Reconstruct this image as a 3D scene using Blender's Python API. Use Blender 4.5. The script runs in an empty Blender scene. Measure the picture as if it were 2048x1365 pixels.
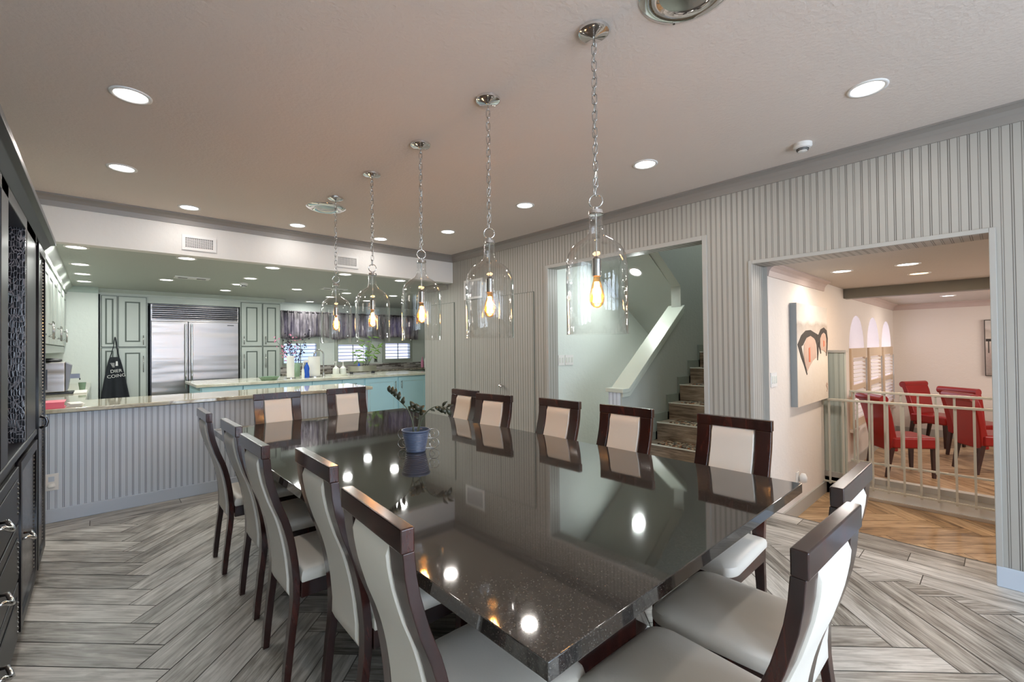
import bpy, bmesh, math, random
from mathutils import Vector, Matrix
random.seed(7)
SC = bpy.context.scene
COL = SC.collection
PI = math.pi

# ------------------------------------------------------------------ camera
CH = 1.40
F, YAW, PIT, ROL = 900.35, .741198, .01197, -.010455
fw = Vector((math.sin(YAW)*math.cos(PIT), math.cos(YAW)*math.cos(PIT), math.sin(PIT)))
rt = Vector((math.cos(YAW), -math.sin(YAW), 0))
up = rt.cross(fw)
rt2 = rt*math.cos(ROL) + up*math.sin(ROL)
up2 = -rt*math.sin(ROL) + up*math.cos(ROL)
cam = bpy.data.objects.new('camera', bpy.data.cameras.new('camera'))
COL.objects.link(cam)
m = Matrix.Identity(4)
for i in range(3):
    m[i][0] = rt2[i]; m[i][1] = up2[i]; m[i][2] = -fw[i]
m[2][3] = CH
cam.matrix_world = m
cam.data.sensor_width = 36
cam.data.lens = F*36/2048
cam.data.clip_start = .02
SC.camera = cam

# ------------------------------------------------------------------ world, exposure
SC.view_settings.view_transform = 'Standard'
SC.view_settings.look = 'None'
SC.view_settings.gamma = 1
SC.view_settings.use_curve_mapping = False
SC.view_settings.exposure = 0.40
w = bpy.data.worlds.new('world'); SC.world = w; w.use_nodes = True
nt = w.node_tree; nt.nodes.clear()
bg = nt.nodes.new('ShaderNodeBackground'); out = nt.nodes.new('ShaderNodeOutputWorld')
tc = nt.nodes.new('ShaderNodeTexCoord'); noi = nt.nodes.new('ShaderNodeTexNoise'); ramp = nt.nodes.new('ShaderNodeValToRGB')
noi.inputs['Scale'].default_value = 5; noi.inputs['Detail'].default_value = 5
ramp.color_ramp.elements[0].position = .42; ramp.color_ramp.elements[0].color = (.35, .62, 1, 1)
ramp.color_ramp.elements[1].position = .6; ramp.color_ramp.elements[1].color = (.86, .86, 1, 1)
nt.links.new(tc.outputs['Generated'], noi.inputs['Vector']); nt.links.new(noi.outputs['Fac'], ramp.inputs[0])
nt.links.new(ramp.outputs[0], bg.inputs[0]); nt.links.new(bg.outputs[0], out.inputs[0])
bg.inputs[1].default_value = 1.1
SC.cycles.max_bounces = 10
SC.cycles.transparent_max_bounces = 24
SC.cycles.diffuse_bounces = 5
SC.cycles.glossy_bounces = 5
SC.cycles.caustics_reflective = False
SC.cycles.caustics_refractive = False
SC.cycles.sample_clamp_indirect = 6
SC.cycles.use_denoising = True

def daylight(name, loc, rot, sx, sy, power, col):
    l = bpy.data.lights.new(name, 'AREA'); l.shape = 'RECTANGLE'; l.size = sx; l.size_y = sy
    l.energy = power; l.color = col
    o = bpy.data.objects.new(name, l); o.location = loc; o.rotation_euler = rot; COL.objects.link(o)
    o.visible_camera = True
    return o
# patio, kitchen and arches lamps are sky light entering by the windows: behind the camera, over the kitchen sink counter, the arched ones of the red room
daylight('daylight_patio', (.85, -2.75, 1.3), (PI/2, 0, 0), 3.2, 2.3, 235, (.72, .84, 1))
daylight('daylight_patio', (3.1, -2.75, 1.3), (PI/2, 0, 0), 1.2, 2.3, 24, (.72, .84, 1))
daylight('daylight_kitchen', (4.2, 10.1, 1.5), (-PI/2, 0, 0), 3.4, 1.4, 7, (.66, .66, 1))
daylight('daylight_arches', (8.4, 1.75, 1.2), (-PI/2, 0, 0), 3.4, 1.6, 42, (.90, .82, 1))
daylight('daylight_stairwell', (5.7, 2.1, 4.15), (0, 0, 0), 1.6, .8, 16, (.94, 1, .96))  # added unseen fill that brightens the stairs; no window up there
daylight('daylight_passage', (6.3, 3.1, .6), (0, PI/2, 0), .8, .6, 5, (.95, 1, .97))  # added unseen fill for the dark passage; no window at its end
daylight('daylight_red_room', (7.5, -2.5, 1.3), (PI/2, 0, 0), 3.0, 1.0, 60, (1, .93, .87))  # unseen warm area lamp inside the room; the rear wall has no window

# ------------------------------------------------------------------ materials
def srgb(r, g, b):
    f = lambda c: (c/255/12.92) if c/255 <= .04045 else ((c/255+.055)/1.055)**2.4
    return (f(r), f(g), f(b), 1)
class NT:
    def __init__(s, name):
        s.m = bpy.data.materials.new(name); s.m.use_nodes = True
        s.t = s.m.node_tree; s.n = s.t.nodes; s.l = s.t.links
        s.p = s.n['Principled BSDF']; s.o = s.n['Material Output']
    def add(s, t, **k):
        n = s.n.new(t)
        for a, b in k.items(): setattr(n, a, b)
        return n
    def link(s, a, b): s.l.new(a, b)
    def math(s, op, a, b=None, c=None, clamp=False):
        n = s.n.new('ShaderNodeMath'); n.operation = op; n.use_clamp = clamp
        for i, v in enumerate((a, b, c)):
            if v is None: continue
            if isinstance(v, (int, float)): n.inputs[i].default_value = v
            else: s.l.new(v, n.inputs[i])
        return n.outputs[0]
    def mix(s, fac, a, b, mode='MIX'):
        n = s.n.new('ShaderNodeMix'); n.data_type = 'RGBA'; n.blend_type = mode
        if isinstance(fac, (int, float)): n.inputs[0].default_value = fac
        else: s.l.new(fac, n.inputs[0])
        for i, v in ((6, a), (7, b)):
            if isinstance(v, tuple): n.inputs[i].default_value = v
            else: s.l.new(v, n.inputs[i])
        return n.outputs[2]
    def noise(s, scale, detail=3, vec=None, rough=.5, dist=0):
        n = s.n.new('ShaderNodeTexNoise'); n.inputs['Scale'].default_value = scale
        n.inputs['Detail'].default_value = detail; n.inputs['Roughness'].default_value = rough
        n.inputs['Distortion'].default_value = dist
        if vec is not None: s.l.new(vec, n.inputs['Vector'])
        return n.outputs['Fac']
    def ramp(s, fac, stops):
        n = s.n.new('ShaderNodeValToRGB'); s.l.new(fac, n.inputs[0]); e = n.color_ramp.elements
        while len(e) > 1: e.remove(e[-1])
        e[0].position = stops[0][0]; e[0].color = stops[0][1]
        for p, c in stops[1:]:
            x = e.new(p); x.color = c
        return n.outputs[0]
    def bump(s, h, strength=.3, dist=.01):
        n = s.n.new('ShaderNodeBump'); n.inputs['Strength'].default_value = strength
        n.inputs['Distance'].default_value = dist
        s.l.new(h, n.inputs['Height']); s.l.new(n.outputs[0], s.p.inputs['Normal'])
    def obj(s): return s.n.new('ShaderNodeTexCoord').outputs['Object']
    def mapping(s, vec, scale=(1, 1, 1), rot=(0, 0, 0)):
        n = s.n.new('ShaderNodeMapping'); s.l.new(vec, n.inputs[0])
        n.inputs['Scale'].default_value = scale; n.inputs['Rotation'].default_value = rot
        return n.outputs[0]
def plain(name, c, rough=.5, metal=0, var=.06, scale=6, spec=.5, coat=0, bump=0, bscale=80):
    M = NT(name)
    fac = M.noise(scale, 3, M.obj())
    d = tuple(max(0, v*(1-var*2)) for v in c[:3])+(1,)
    M.link(M.mix(fac, d, c), M.p.inputs['Base Color'])
    M.p.inputs['Roughness'].default_value = rough; M.p.inputs['Metallic'].default_value = metal
    M.p.inputs['Specular IOR Level'].default_value = spec
    M.p.inputs['Coat Weight'].default_value = coat
    if bump: M.bump(M.noise(bscale, 4, M.obj()), bump, .004)
    return M.m
def glow(name, c, s):
    M = NT(name); M.p.inputs['Base Color'].default_value = c
    M.p.inputs['Emission Color'].default_value = c; M.p.inputs['Emission Strength'].default_value = s
    return M.m
def thin_glass(name, tint=(1, 1, 1, 1), lo=.04, hi=.75, power=3.2, bumpy=.0):
    M = NT(name); M.n.remove(M.p)
    tr = M.add('ShaderNodeBsdfTransparent'); gl = M.add('ShaderNodeBsdfGlossy'); mx = M.add('ShaderNodeMixShader')
    tr.inputs[0].default_value = tint; gl.inputs['Roughness'].default_value = .01
    lw = M.add('ShaderNodeLayerWeight'); lw.inputs[0].default_value = .5
    f = M.math('POWER', lw.outputs['Facing'], power)
    f = M.math('MULTIPLY_ADD', f, hi-lo, lo)
    M.link(f, mx.inputs[0]); M.link(tr.outputs[0], mx.inputs[1]); M.link(gl.outputs[0], mx.inputs[2])
    if bumpy:
        b = M.add('ShaderNodeBump'); b.inputs['Strength'].default_value = bumpy; b.inputs['Distance'].default_value = .01
        M.link(M.noise(28, 2, M.obj()), b.inputs['Height']); M.link(b.outputs[0], gl.inputs['Normal'])
    M.link(mx.outputs[0], M.o.inputs[0])
    return M.m
def beadboard(name, base, line, sp=.0425, rough=.45):
    """painted tongue and groove boards: paired grooves filled with darker glaze"""
    M = NT(name)
    g = M.add('ShaderNodeNewGeometry'); sep = M.add('ShaderNodeSeparateXYZ'); M.link(g.outputs['Position'], sep.inputs[0])
    sn = M.add('ShaderNodeSeparateXYZ'); M.link(g.outputs['True Normal'], sn.inputs[0])
    ny = M.math('GREATER_THAN', M.math('ABSOLUTE', sn.outputs[1]), .5)
    a = M.math('MULTIPLY', sep.outputs[0], ny)
    b = M.math('MULTIPLY', sep.outputs[1], M.math('SUBTRACT', 1, ny))
    u = M.math('DIVIDE', M.math('ADD', M.math('ADD', a, b), 20), sp)
    fr = M.math('SUBTRACT', M.math('FRACT', u), .5)
    d = M.math('MULTIPLY', M.math('ABSOLUTE', M.math('SUBTRACT', M.math('ABSOLUTE', fr), .1)), sp)
    ln = M.math('SUBTRACT', 1, M.math('DIVIDE', d, .0028), clamp=True)
    odd = M.math('GREATER_THAN', M.math('FRACT', M.math('MULTIPLY', M.math('FLOOR', u), .5)), .25)
    k = M.math('MULTIPLY', M.math('POWER', ln, .6), M.math('MULTIPLY_ADD', odd, .25, .72))
    n = M.noise(3, 3, g.outputs['Position'])
    bb = M.mix(n, tuple(v*.94 for v in base[:3])+(1,), base)
    M.link(M.mix(k, bb, line), M.p.inputs['Base Color'])
    M.p.inputs['Roughness'].default_value = rough
    M.bump(M.math('SUBTRACT', 1, ln), .5, .002)
    return M.m
def stucco(name, c, rough=.7, scale=55, st=.35):
    M = NT(name)
    g = M.add('ShaderNodeNewGeometry')
    n1 = M.noise(scale, 5, g.outputs['Position'], .6); n2 = M.noise(1.2, 2, g.outputs['Position'])
    M.link(M.mix(n2, tuple(v*.95 for v in c[:3])+(1,), c), M.p.inputs['Base Color'])
    M.p.inputs['Roughness'].default_value = rough
    M.bump(n1, st, .012)
    return M.m
def planks(name, dark, mid, light, grout):
    M = NT(name)
    uv = M.add('ShaderNodeUVMap'); uv.uv_map = 'UVMap'
    at = M.add('ShaderNodeAttribute'); at.attribute_name = 'tone'
    v1 = M.mapping(uv.outputs[0], (2.2, 26, 1)); v2 = M.mapping(uv.outputs[0], (5, 90, 1)); v3 = M.mapping(uv.outputs[0], (3.2, 11, 1))
    n1 = M.noise(1, 6, v1, .65, 1.4); n2 = M.noise(1, 4, v2, .6, .3); n3 = M.noise(1, 3, v3, .5, .8)
    f = M.math('ADD', M.math('MULTIPLY', n1, .5), M.math('ADD', M.math('MULTIPLY', n2, .25), M.math('MULTIPLY', n3, .3)))
    f = M.math('ADD', f, M.math('MULTIPLY_ADD', at.outputs['Fac'], .16, -.08))
    c = M.ramp(f, [(.36, dark), (.5, mid), (.66, light)])
    M.link(c, M.p.inputs['Base Color'])
    M.p.inputs['Roughness'].default_value = .38
    M.bump(n2, .15, .003)
    return M.m
def granite(name, stops, scale=5, rough=.08, spec=.5):
    M = NT(name); o = M.obj()
    f = M.noise(scale, 6, M.mapping(o, (1, 2.5, 1), (0, 0, .4)), .65, 1.8)
    M.link(M.ramp(f, stops), M.p.inputs['Base Color'])
    M.p.inputs['Roughness'].default_value = rough; M.p.inputs['Specular IOR Level'].default_value = spec
    return M.m
def steel(name, c=(.62, .61, .6, 1), rough=.22):
    M = NT(name); o = M.obj()
    n = M.noise(3, 3, M.mapping(o, (1, 1, 60)))
    M.link(M.mix(n, tuple(v*.9 for v in c[:3])+(1,), c), M.p.inputs['Base Color'])
    M.p.inputs['Metallic'].default_value = 1; M.p.inputs['Roughness'].default_value = rough
    M.bump(M.noise(1.1, 1, M.mapping(o, (.5, 1, 6))), .45, .04)
    return M.m

WHITE = srgb(226, 224, 220)
mt = {}
mt['bead'] = beadboard('beadboard_taupe', srgb(168, 165, 157), srgb(66, 60, 54))
mt['bead_bar'] = beadboard('beadboard_bar', srgb(202, 210, 220), srgb(84, 94, 110), .044)
mt['bead_green'] = beadboard('beadboard_green', srgb(176, 184, 176), srgb(110, 120, 112), .0475)
mt['trim'] = plain('trim_paint', srgb(172, 170, 164), .4, var=.02)
mt['trim_dark'] = plain('crown_paint', srgb(142, 136, 130), .45, var=.03)
mt['ceil'] = stucco('ceiling_texture', srgb(214, 203, 194), .75, 48, .32)
mt['ceil_k'] = stucco('kitchen_ceiling', srgb(174, 178, 170), .55, 30, .25)
mt['wall_w'] = stucco('white_plaster', srgb(222, 219, 214), .7, 22, .3)
mt['wall_mint'] = stucco('mint_plaster', srgb(216, 222, 215), .6, 22, .3)
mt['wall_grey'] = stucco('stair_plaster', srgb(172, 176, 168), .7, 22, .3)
mt['wall_warm'] = stucco('warm_plaster', srgb(222, 213, 204), .7, 22, .3)
mt['floor'] = planks('grey_wood_tile', srgb(74, 68, 60), srgb(150, 145, 136), srgb(204, 200, 192), None)
mt['floor_brown'] = planks('brown_wood_tile', srgb(96, 74, 52), srgb(160, 130, 96), srgb(200, 172, 136), None)
mt['grout'] = plain('grout', srgb(96, 92, 86), .8)
mt['riser'] = planks('stair_wood_tile', srgb(90, 76, 60), srgb(150, 136, 118), srgb(196, 186, 168), None)
mt['base'] = plain('baseboard_paint', srgb(188, 198, 210), .35, var=.02)
mt['white'] = plain('white_plastic', WHITE, .4, var=.02)
mt['lens'] = glow('downlight_lens', (1, .98, .95, 1), 7)
mt['lens_warm'] = glow('warm_downlight_lens', (1, .66, .36, 1), 6)
mt['chrome'] = plain('chrome', (.78, .77, .76, 1), .06, 1, var=.01)
mt['nickel'] = plain('brushed_nickel', (.5, .49, .47, 1), .25, 1, var=.05)
mt['glass'] = thin_glass('pendant_glass', (.97, .97, .96, 1), .05, .95, 2.1, bumpy=.10)
mt['pane'] = thin_glass('window_pane', lo=.06, hi=.5)
mt['shelf_glass'] = thin_glass('shelf_glass', (.8, .95, .9, 1))
mt['bulb'] = thin_glass('bulb_glass', (1, .72, .38, 1), .05, .7, 2)
mt['filament'] = glow('filament', (1, .56, .22, 1), 90)
mt['socket'] = plain('socket_metal', (.42, .40, .38, 1), .25, 1)
mt['sage'] = plain('sage_cabinet', srgb(182, 188, 180), .35, var=.03)
mt['glaze'] = plain('dark_glaze', srgb(92, 102, 94), .5, var=.05)
mt['aqua'] = plain('aqua_cabinet', srgb(182, 222, 232), .35, var=.02)
mt['aqua_line'] = plain('aqua_glaze', srgb(196, 226, 230), .5)
mt['steel'] = steel('stainless_steel', (.38, .35, .335, 1), .3)
mt['steel_dark'] = plain('dark_steel', (.12, .12, .13, 1), .3, 1)
mt['black'] = plain('black_plastic', srgb(22, 22, 24), .35)
mt['cream'] = plain('cream_leather', srgb(226, 219, 207), .36, var=.03, bump=.08, bscale=160)
mt['red'] = plain('red_leather', srgb(140, 9, 6), .32, var=.08, bump=.06, bscale=120)
mt['redwood'] = plain('dark_chair_leg', srgb(52, 26, 24), .3)
mt['rail'] = plain('railing_paint', srgb(196, 194, 182), .4)
mt['leaf_dark'] = plain('dark_leaf', srgb(62, 66, 50), .35, var=.2, scale=30)
mt['leaf'] = plain('green_leaf', srgb(110, 150, 60), .4, var=.2, scale=30)
mt['stem'] = plain('plant_stem', srgb(84, 92, 74), .5)
mt['soil'] = plain('soil', srgb(40, 32, 28), .9, bump=.8, bscale=60)
mt['pot'] = plain('slate_blue_pot', srgb(92, 104, 128), .35, var=.03)
mt['paper'] = plain('paper', srgb(232, 230, 222), .8, var=.02)
mt['pink'] = plain('pink_card', srgb(236, 104, 124), .45, var=.02)
mt['blue'] = plain('blue_plastic', srgb(30, 86, 190), .25)
mt['ceramic'] = plain('white_ceramic', srgb(222, 224, 214), .15, var=.02)
mt['greenglass'] = plain('green_jar', srgb(130, 156, 130), .15)
mt['apron'] = plain('apron_cloth', srgb(34, 38, 44), .85, var=.15, scale=14, bump=.3, bscale=200)
mt['print'] = plain('white_print', srgb(220, 220, 216), .7)
mt['canvas_edge'] = plain('canvas_edge', srgb(150, 156, 158), .6)
mt['island_top'] = granite('island_quartz', [(.3, srgb(190, 186, 164)), (.6, srgb(222, 220, 204))], 3, .12)
mt['bar_top'] = granite('bar_granite', [(.30, srgb(120, 104, 88)), (.42, srgb(176, 168, 146)), (.56, srgb(196, 192, 172)), (.7, srgb(150, 140, 128))], 5, .06, .8)
mt['dark_top'] = granite('dark_marble', [(.3, srgb(60, 54, 48)), (.5, srgb(130, 120, 106)), (.7, srgb(190, 182, 168))], 9, .1)
def wood_dark():
    M = NT('mahogany'); o = M.obj()
    f = M.noise(3, 5, M.mapping(o, (6, 6, 1)), .6, .6)
    M.link(M.ramp(f, [(.3, srgb(26, 13, 11)), (.55, srgb(50, 23, 18)), (.75, srgb(82, 36, 26))]), M.p.inputs['Base Color'])
    M.p.inputs['Roughness'].default_value = .22; M.p.inputs['Coat Weight'].default_value = .4
    M.p.inputs['Coat Roughness'].default_value = .12
    return M.m
mt['wood'] = wood_dark()
def table_stone():
    M = NT('black_sparkle_granite'); o = M.obj()
    v = M.add('ShaderNodeTexVoronoi'); v.inputs['Scale'].default_value = 380; M.link(o, v.inputs['Vector'])
    sep = M.add('ShaderNodeSeparateColor'); M.link(v.outputs['Color'], sep.inputs[0])
    sp = M.math('GREATER_THAN', sep.outputs[0], .70)
    sp2 = M.math('MULTIPLY', sp, sep.outputs[1])
    c = M.mix(sp2, srgb(42, 40, 38), srgb(98, 93, 87))
    c = M.mix(M.noise(2, 2, o), c, M.mix(.5, c, srgb(50, 48, 45)))
    M.link(c, M.p.inputs['Base Color'])
    M.p.inputs['Roughness'].default_value = .045
    M.p.inputs['IOR'].default_value = 2.25
    return M.m
mt['stone'] = table_stone()
def hutch_wood():
    M = NT('black_lacquer'); o = M.obj()
    f = M.noise(8, 4, o)
    M.link(M.mix(f, srgb(13, 11, 14), srgb(26, 23, 27)), M.p.inputs['Base Color'])
    M.p.inputs['Roughness'].default_value = .36
    return M.m
mt['hutch'] = hutch_wood()
def croc():
    M = NT('embossed_reptile_leather'); g = M.add('ShaderNodeNewGeometry')
    mp = M.mapping(g.outputs['Position'], (2.6, 1, .8))
    sc = M.add('ShaderNodeTexVoronoi'); sc.feature = 'DISTANCE_TO_EDGE'; sc.inputs['Scale'].default_value = 40; sc.inputs['Randomness'].default_value = .45
    M.link(mp, sc.inputs['Vector'])
    e = M.math('LESS_THAN', sc.outputs['Distance'], .035)
    M.link(M.mix(e, srgb(20, 18, 22), srgb(120, 116, 118)), M.p.inputs['Base Color'])  # paler scale borders: highlights of the embossing painted into the colour
    M.p.inputs['Roughness'].default_value = .2
    M.bump(M.math('MINIMUM', sc.outputs['Distance'], .2), .35, .006)
    return M.m
mt['croc'] = croc()
def valance():
    M = NT('streaked_valance_cloth'); tl_ = M.add('ShaderNodeBsdfTranslucent'); mx_ = M.add('ShaderNodeMixShader'); mx_.inputs[0].default_value = .35
    M.link(M.p.outputs[0], mx_.inputs[1]); M.link(tl_.outputs[0], mx_.inputs[2]); M.link(mx_.outputs[0], M.o.inputs[0]); tl_.inputs[0].default_value = srgb(220, 205, 230); g = M.add('ShaderNodeNewGeometry')
    f = M.noise(6, 5, M.mapping(g.outputs['Position'], (3.5, 1, .5)), .7, 1.0)
    M.link(M.ramp(f, [(.34, srgb(52, 52, 50)), (.45, srgb(116, 112, 110)), (.56, srgb(186, 178, 178)), (.68, srgb(220, 212, 220))]), M.p.inputs['Base Color'])
    M.p.inputs['Roughness'].default_value = .6
    return M.m
mt['valance'] = valance()
def mosaic():
    M = NT('mosaic_tiles'); g = M.add('ShaderNodeNewGeometry'); s = M.add('ShaderNodeSeparateXYZ'); M.link(g.outputs['Position'], s.inputs[0])
    cb = M.add('ShaderNodeCombineXYZ'); M.link(M.math('ADD', s.outputs[0], s.outputs[1]), cb.inputs[0]); M.link(s.outputs[2], cb.inputs[1])
    b = M.add('ShaderNodeTexBrick'); M.link(cb.outputs[0], b.inputs['Vector'])
    b.inputs['Scale'].default_value = 1; b.inputs['Brick Width'].default_value = .16; b.inputs['Row Height'].default_value = .026
    b.inputs['Mortar Size'].default_value = .002; b.inputs['Color1'].default_value = srgb(64, 54, 52); b.inputs['Color2'].default_value = srgb(214, 208, 202)
    b.inputs['Mortar'].default_value = srgb(150, 144, 136); b.inputs['Bias'].default_value = -.1
    M.link(b.outputs['Color'], M.p.inputs['Base Color']); M.p.inputs['Roughness'].default_value = .2
    return M.m
mt['mosaic'] = mosaic()
def rug():
    M = NT('speckled_tread_mat'); o = M.add('ShaderNodeNewGeometry')
    v = M.add('ShaderNodeTexVoronoi'); v.inputs['Scale'].default_value = 46; M.link(o.outputs['Position'], v.inputs['Vector'])
    s = M.add('ShaderNodeSeparateColor'); M.link(v.outputs['Color'], s.inputs[0])
    M.link(M.ramp(s.outputs[0], [(.2, srgb(40, 32, 26)), (.45, srgb(150, 96, 56)), (.6, srgb(196, 186, 160)), (.8, srgb(90, 92, 84))]), M.p.inputs['Base Color'])
    M.p.inputs['Roughness'].default_value = .9
    return M.m
mt['rug'] = rug()
def canvas(name, lo, hi, sky):
    M = NT(name); tcn = M.add('ShaderNodeTexCoord'); s = M.add('ShaderNodeSeparateXYZ'); M.link(tcn.outputs['Generated'], s.inputs[0])
    n = M.noise(14, 5, tcn.outputs['Object'], .7)
    z = M.math('ADD', s.outputs[2], M.math('MULTIPLY_ADD', M.noise(5, 3, tcn.outputs['Object']), .14, -.07))
    c = M.ramp(z, [(.0, lo), (.45, hi), (.62, srgb(196, 186, 176)), (.80, srgb(150, 136, 124)), (.84, sky), (1, srgb(176, 172, 166))])
    M.link(M.mix(M.math('MULTIPLY', n, .5), c, srgb(228, 222, 212)), M.p.inputs['Base Color'])
    M.p.inputs['Roughness'].default_value = .6; M.bump(n, .5, .006)
    return M.m
mt['canvas'] = canvas('textured_canvas', srgb(196, 180, 162), srgb(220, 210, 196), srgb(196, 192, 184))
mt['canvas2'] = canvas('dusk_canvas', srgb(96, 78, 74), srgb(150, 126, 120), srgb(190, 180, 176))
mt['arch_ink'] = plain('dark_paint_stroke', srgb(58, 52, 46), .6, var=.2, scale=20)
mt['arch_in'] = plain('peach_paint', srgb(206, 176, 158), .6, var=.15, scale=10)
mt['arch_red'] = plain('orange_paint', srgb(218, 120, 84), .6, var=.15, scale=20)
mt['louvre'] = plain('louvre_paint', srgb(120, 120, 150), .4)
mt['pinkflower'] = plain('pink_petal', srgb(222, 140, 170), .6)
mt['darkleaf2'] = plain('purple_leaf', srgb(50, 42, 56), .5, var=.2)

# ------------------------------------------------------------------ mesh helpers
class MB:
    def __init__(s): s.b = bmesh.new()
    def box(s, x0, x1, y0, y1, z0, z1):
        v = [s.b.verts.new(p) for p in ((x0,y0,z0),(x1,y0,z0),(x1,y1,z0),(x0,y1,z0),(x0,y0,z1),(x1,y0,z1),(x1,y1,z1),(x0,y1,z1))]
        for q in ((3,2,1,0),(4,5,6,7),(0,1,5,4),(1,2,6,5),(2,3,7,6),(3,0,4,7)): s.b.faces.new([v[i] for i in q])
        return s
    def hexa(s, pts):
        v = [s.b.verts.new(p) for p in pts]
        for q in ((3,2,1,0),(4,5,6,7),(0,1,5,4),(1,2,6,5),(2,3,7,6),(3,0,4,7)): s.b.faces.new([v[i] for i in q])
        return s
    def rings(s, rs, cap=True, close=False):
        R = [[s.b.verts.new(p) for p in r] for r in rs]
        n = len(R[0])
        pairs = list(zip(R, R[1:])) + ([(R[-1], R[0])] if close else [])
        for a, b in pairs:
            for i in range(n):
                s.b.faces.new((a[i], a[(i+1) % n], b[(i+1) % n], b[i]))
        if cap and not close:
            s.b.faces.new(R[0][::-1]); s.b.faces.new(R[-1])
        return s
    def tube(s, path, r, seg=8, close=False, cap=True):
        P = [Vector(p) for p in path]; n = len(P); rs = []
        prev = None
        for i, p in enumerate(P):
            if close: t = (P[(i+1) % n]-P[i-1])
            else: t = (P[min(i+1, n-1)]-P[max(i-1, 0)])
            t.normalize()
            if prev is None:
                a = Vector((0, 0, 1)) if abs(t.z) < .9 else Vector((1, 0, 0)); u = t.cross(a).normalized()
            else:
                u = (prev - t*prev.dot(t)).normalized()
            prev = u; v = t.cross(u)
            rr = r[i] if isinstance(r, (list, tuple)) else r
            rs.append([p + (u*math.cos(2*PI*k/seg)+v*math.sin(2*PI*k/seg))*rr for k in range(seg)])
        return s.rings(rs, cap, close)
    def cyl(s, x, y, z0, z1, r0, r1=None, seg=20):
        r1 = r0 if r1 is None else r1
        return s.rings([[(x+r*math.cos(2*PI*k/seg), y+r*math.sin(2*PI*k/seg), z) for k in range(seg)] for r, z in ((r0, z0), (r1, z1))])
    def lathe(s, prof, c=(0, 0, 0), seg=32, cap=False):
        return s.rings([[(c[0]+r*math.cos(2*PI*k/seg), c[1]+r*math.sin(2*PI*k/seg), c[2]+z) for k in range(seg)] for r, z in prof], cap)
    def prism(s, poly, axis, a, b):
        """poly of 2D points extruded along axis (x: (y,z), y: (x,z), z: (x,y))"""
        def P(u, v, t): return {'x': (t, u, v), 'y': (u, t, v), 'z': (u, v, t)}[axis]
        return s.rings([[P(u, v, a) for u, v in poly], [P(u, v, b) for u, v in poly]])
    def grid(s, f, nu, nv):
        V = [[s.b.verts.new(f(i/nu, j/nv)) for j in range(nv+1)] for i in range(nu+1)]
        for i in range(nu):
            for j in range(nv): s.b.faces.new((V[i][j], V[i+1][j], V[i+1][j+1], V[i][j+1]))
        return s
    def build(s, name, mat, parent=None, smooth=False, bevel=0, local=False, solid=0, sub=0, seg=2):
        bmesh.ops.recalc_face_normals(s.b, faces=s.b.faces)
        me = bpy.data.meshes.new(name); s.b.to_mesh(me); s.b.free()
        if smooth:
            me.polygons.foreach_set('use_smooth', [True]*len(me.polygons))
            if smooth == 'auto':
                me.set_sharp_from_angle(angle=math.radians(35))
        o = bpy.data.objects.new(name, me); COL.objects.link(o); me.materials.append(mat)
        if parent is not None:
            if not local:
                off = Vector((0, 0, 0)); p = parent
                while p is not None: off += p.location; p = p.parent
                me.transform(Matrix.Translation(-off))
            o.parent = parent
        if solid:
            md = o.modifiers.new('solid', 'SOLIDIFY'); md.thickness = solid; md.offset = 0
        if bevel:
            md = o.modifiers.new('bevel', 'BEVEL'); md.width = bevel; md.segments = seg; md.limit_method = 'ANGLE'; md.angle_limit = .6
            if not smooth:
                me.polygons.foreach_set('use_smooth', [True]*len(me.polygons)); md.harden_normals = True
        if sub:
            md = o.modifiers.new('sub', 'SUBSURF'); md.levels = sub; md.render_levels = sub
        return o
def holes(name, outer, inners, axis, t, depth, mat, parent=None):
    """flat plate with holes, in the plane at right angles to axis, from t to t+depth"""
    cu = bpy.data.curves.new(name, 'CURVE'); cu.dimensions = '2D'; cu.fill_mode = 'BOTH'; cu.extrude = abs(depth)/2
    for poly in [outer]+inners:
        sp = cu.splines.new('POLY'); sp.points.add(len(poly)-1)
        for i, (u, v) in enumerate(poly): sp.points[i].co = (u, v, 0, 1)
        sp.use_cyclic_u = True
    tmp = bpy.data.objects.new('tmp', cu); COL.objects.link(tmp)
    dg = bpy.context.evaluated_depsgraph_get()
    me = bpy.data.meshes.new_from_object(tmp.evaluated_get(dg)); bpy.data.objects.remove(tmp)
    me.name = name
    tt = t+depth/2
    for v in me.vertices:
        u, w_, d = v.co
        v.co = {'y': (u, tt-d, w_), 'x': (tt+d, u, w_), 'z': (u, w_, tt+d)}[axis]
    me.materials.clear(); me.materials.append(mat)
    o = bpy.data.objects.new(name, me); COL.objects.link(o)
    if parent is not None:
        off = Vector((0, 0, 0)); p = parent
        while p is not None: off += p.location; p = p.parent
        me.transform(Matrix.Translation(-off)); o.parent = parent
    return o
def rect(a, b, c, d): return [(a, c), (b, c), (b, d), (a, d)]
def arch(a, b, c, d, n=14):
    r = (b-a)/2; cx_ = (a+b)/2
    return [(a, c), (b, c)] + [(cx_+r*math.cos(PI*k/n), d+r*math.sin(PI*k/n)) for k in range(n+1)]
def tag(o, label, cat, group=None, kind=None):
    o['label'] = label; o['category'] = cat
    if group: o['group'] = group
    if kind: o['kind'] = kind
    return o
def thing(name, loc, label, cat, group=None, rot=0):
    o = bpy.data.objects.new(name, None); COL.objects.link(o); o.location = loc; o.rotation_euler = (0, 0, rot)
    o.empty_display_size = .1
    return tag(o, label, cat, group)
def struct(o):
    o['kind'] = 'structure'; return o
def copy_tree(o, parent=None):
    c = o.copy(); COL.objects.link(c)
    if parent is not None: c.parent = parent
    for ch in list(o.children): copy_tree(ch, c)
    return c

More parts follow.
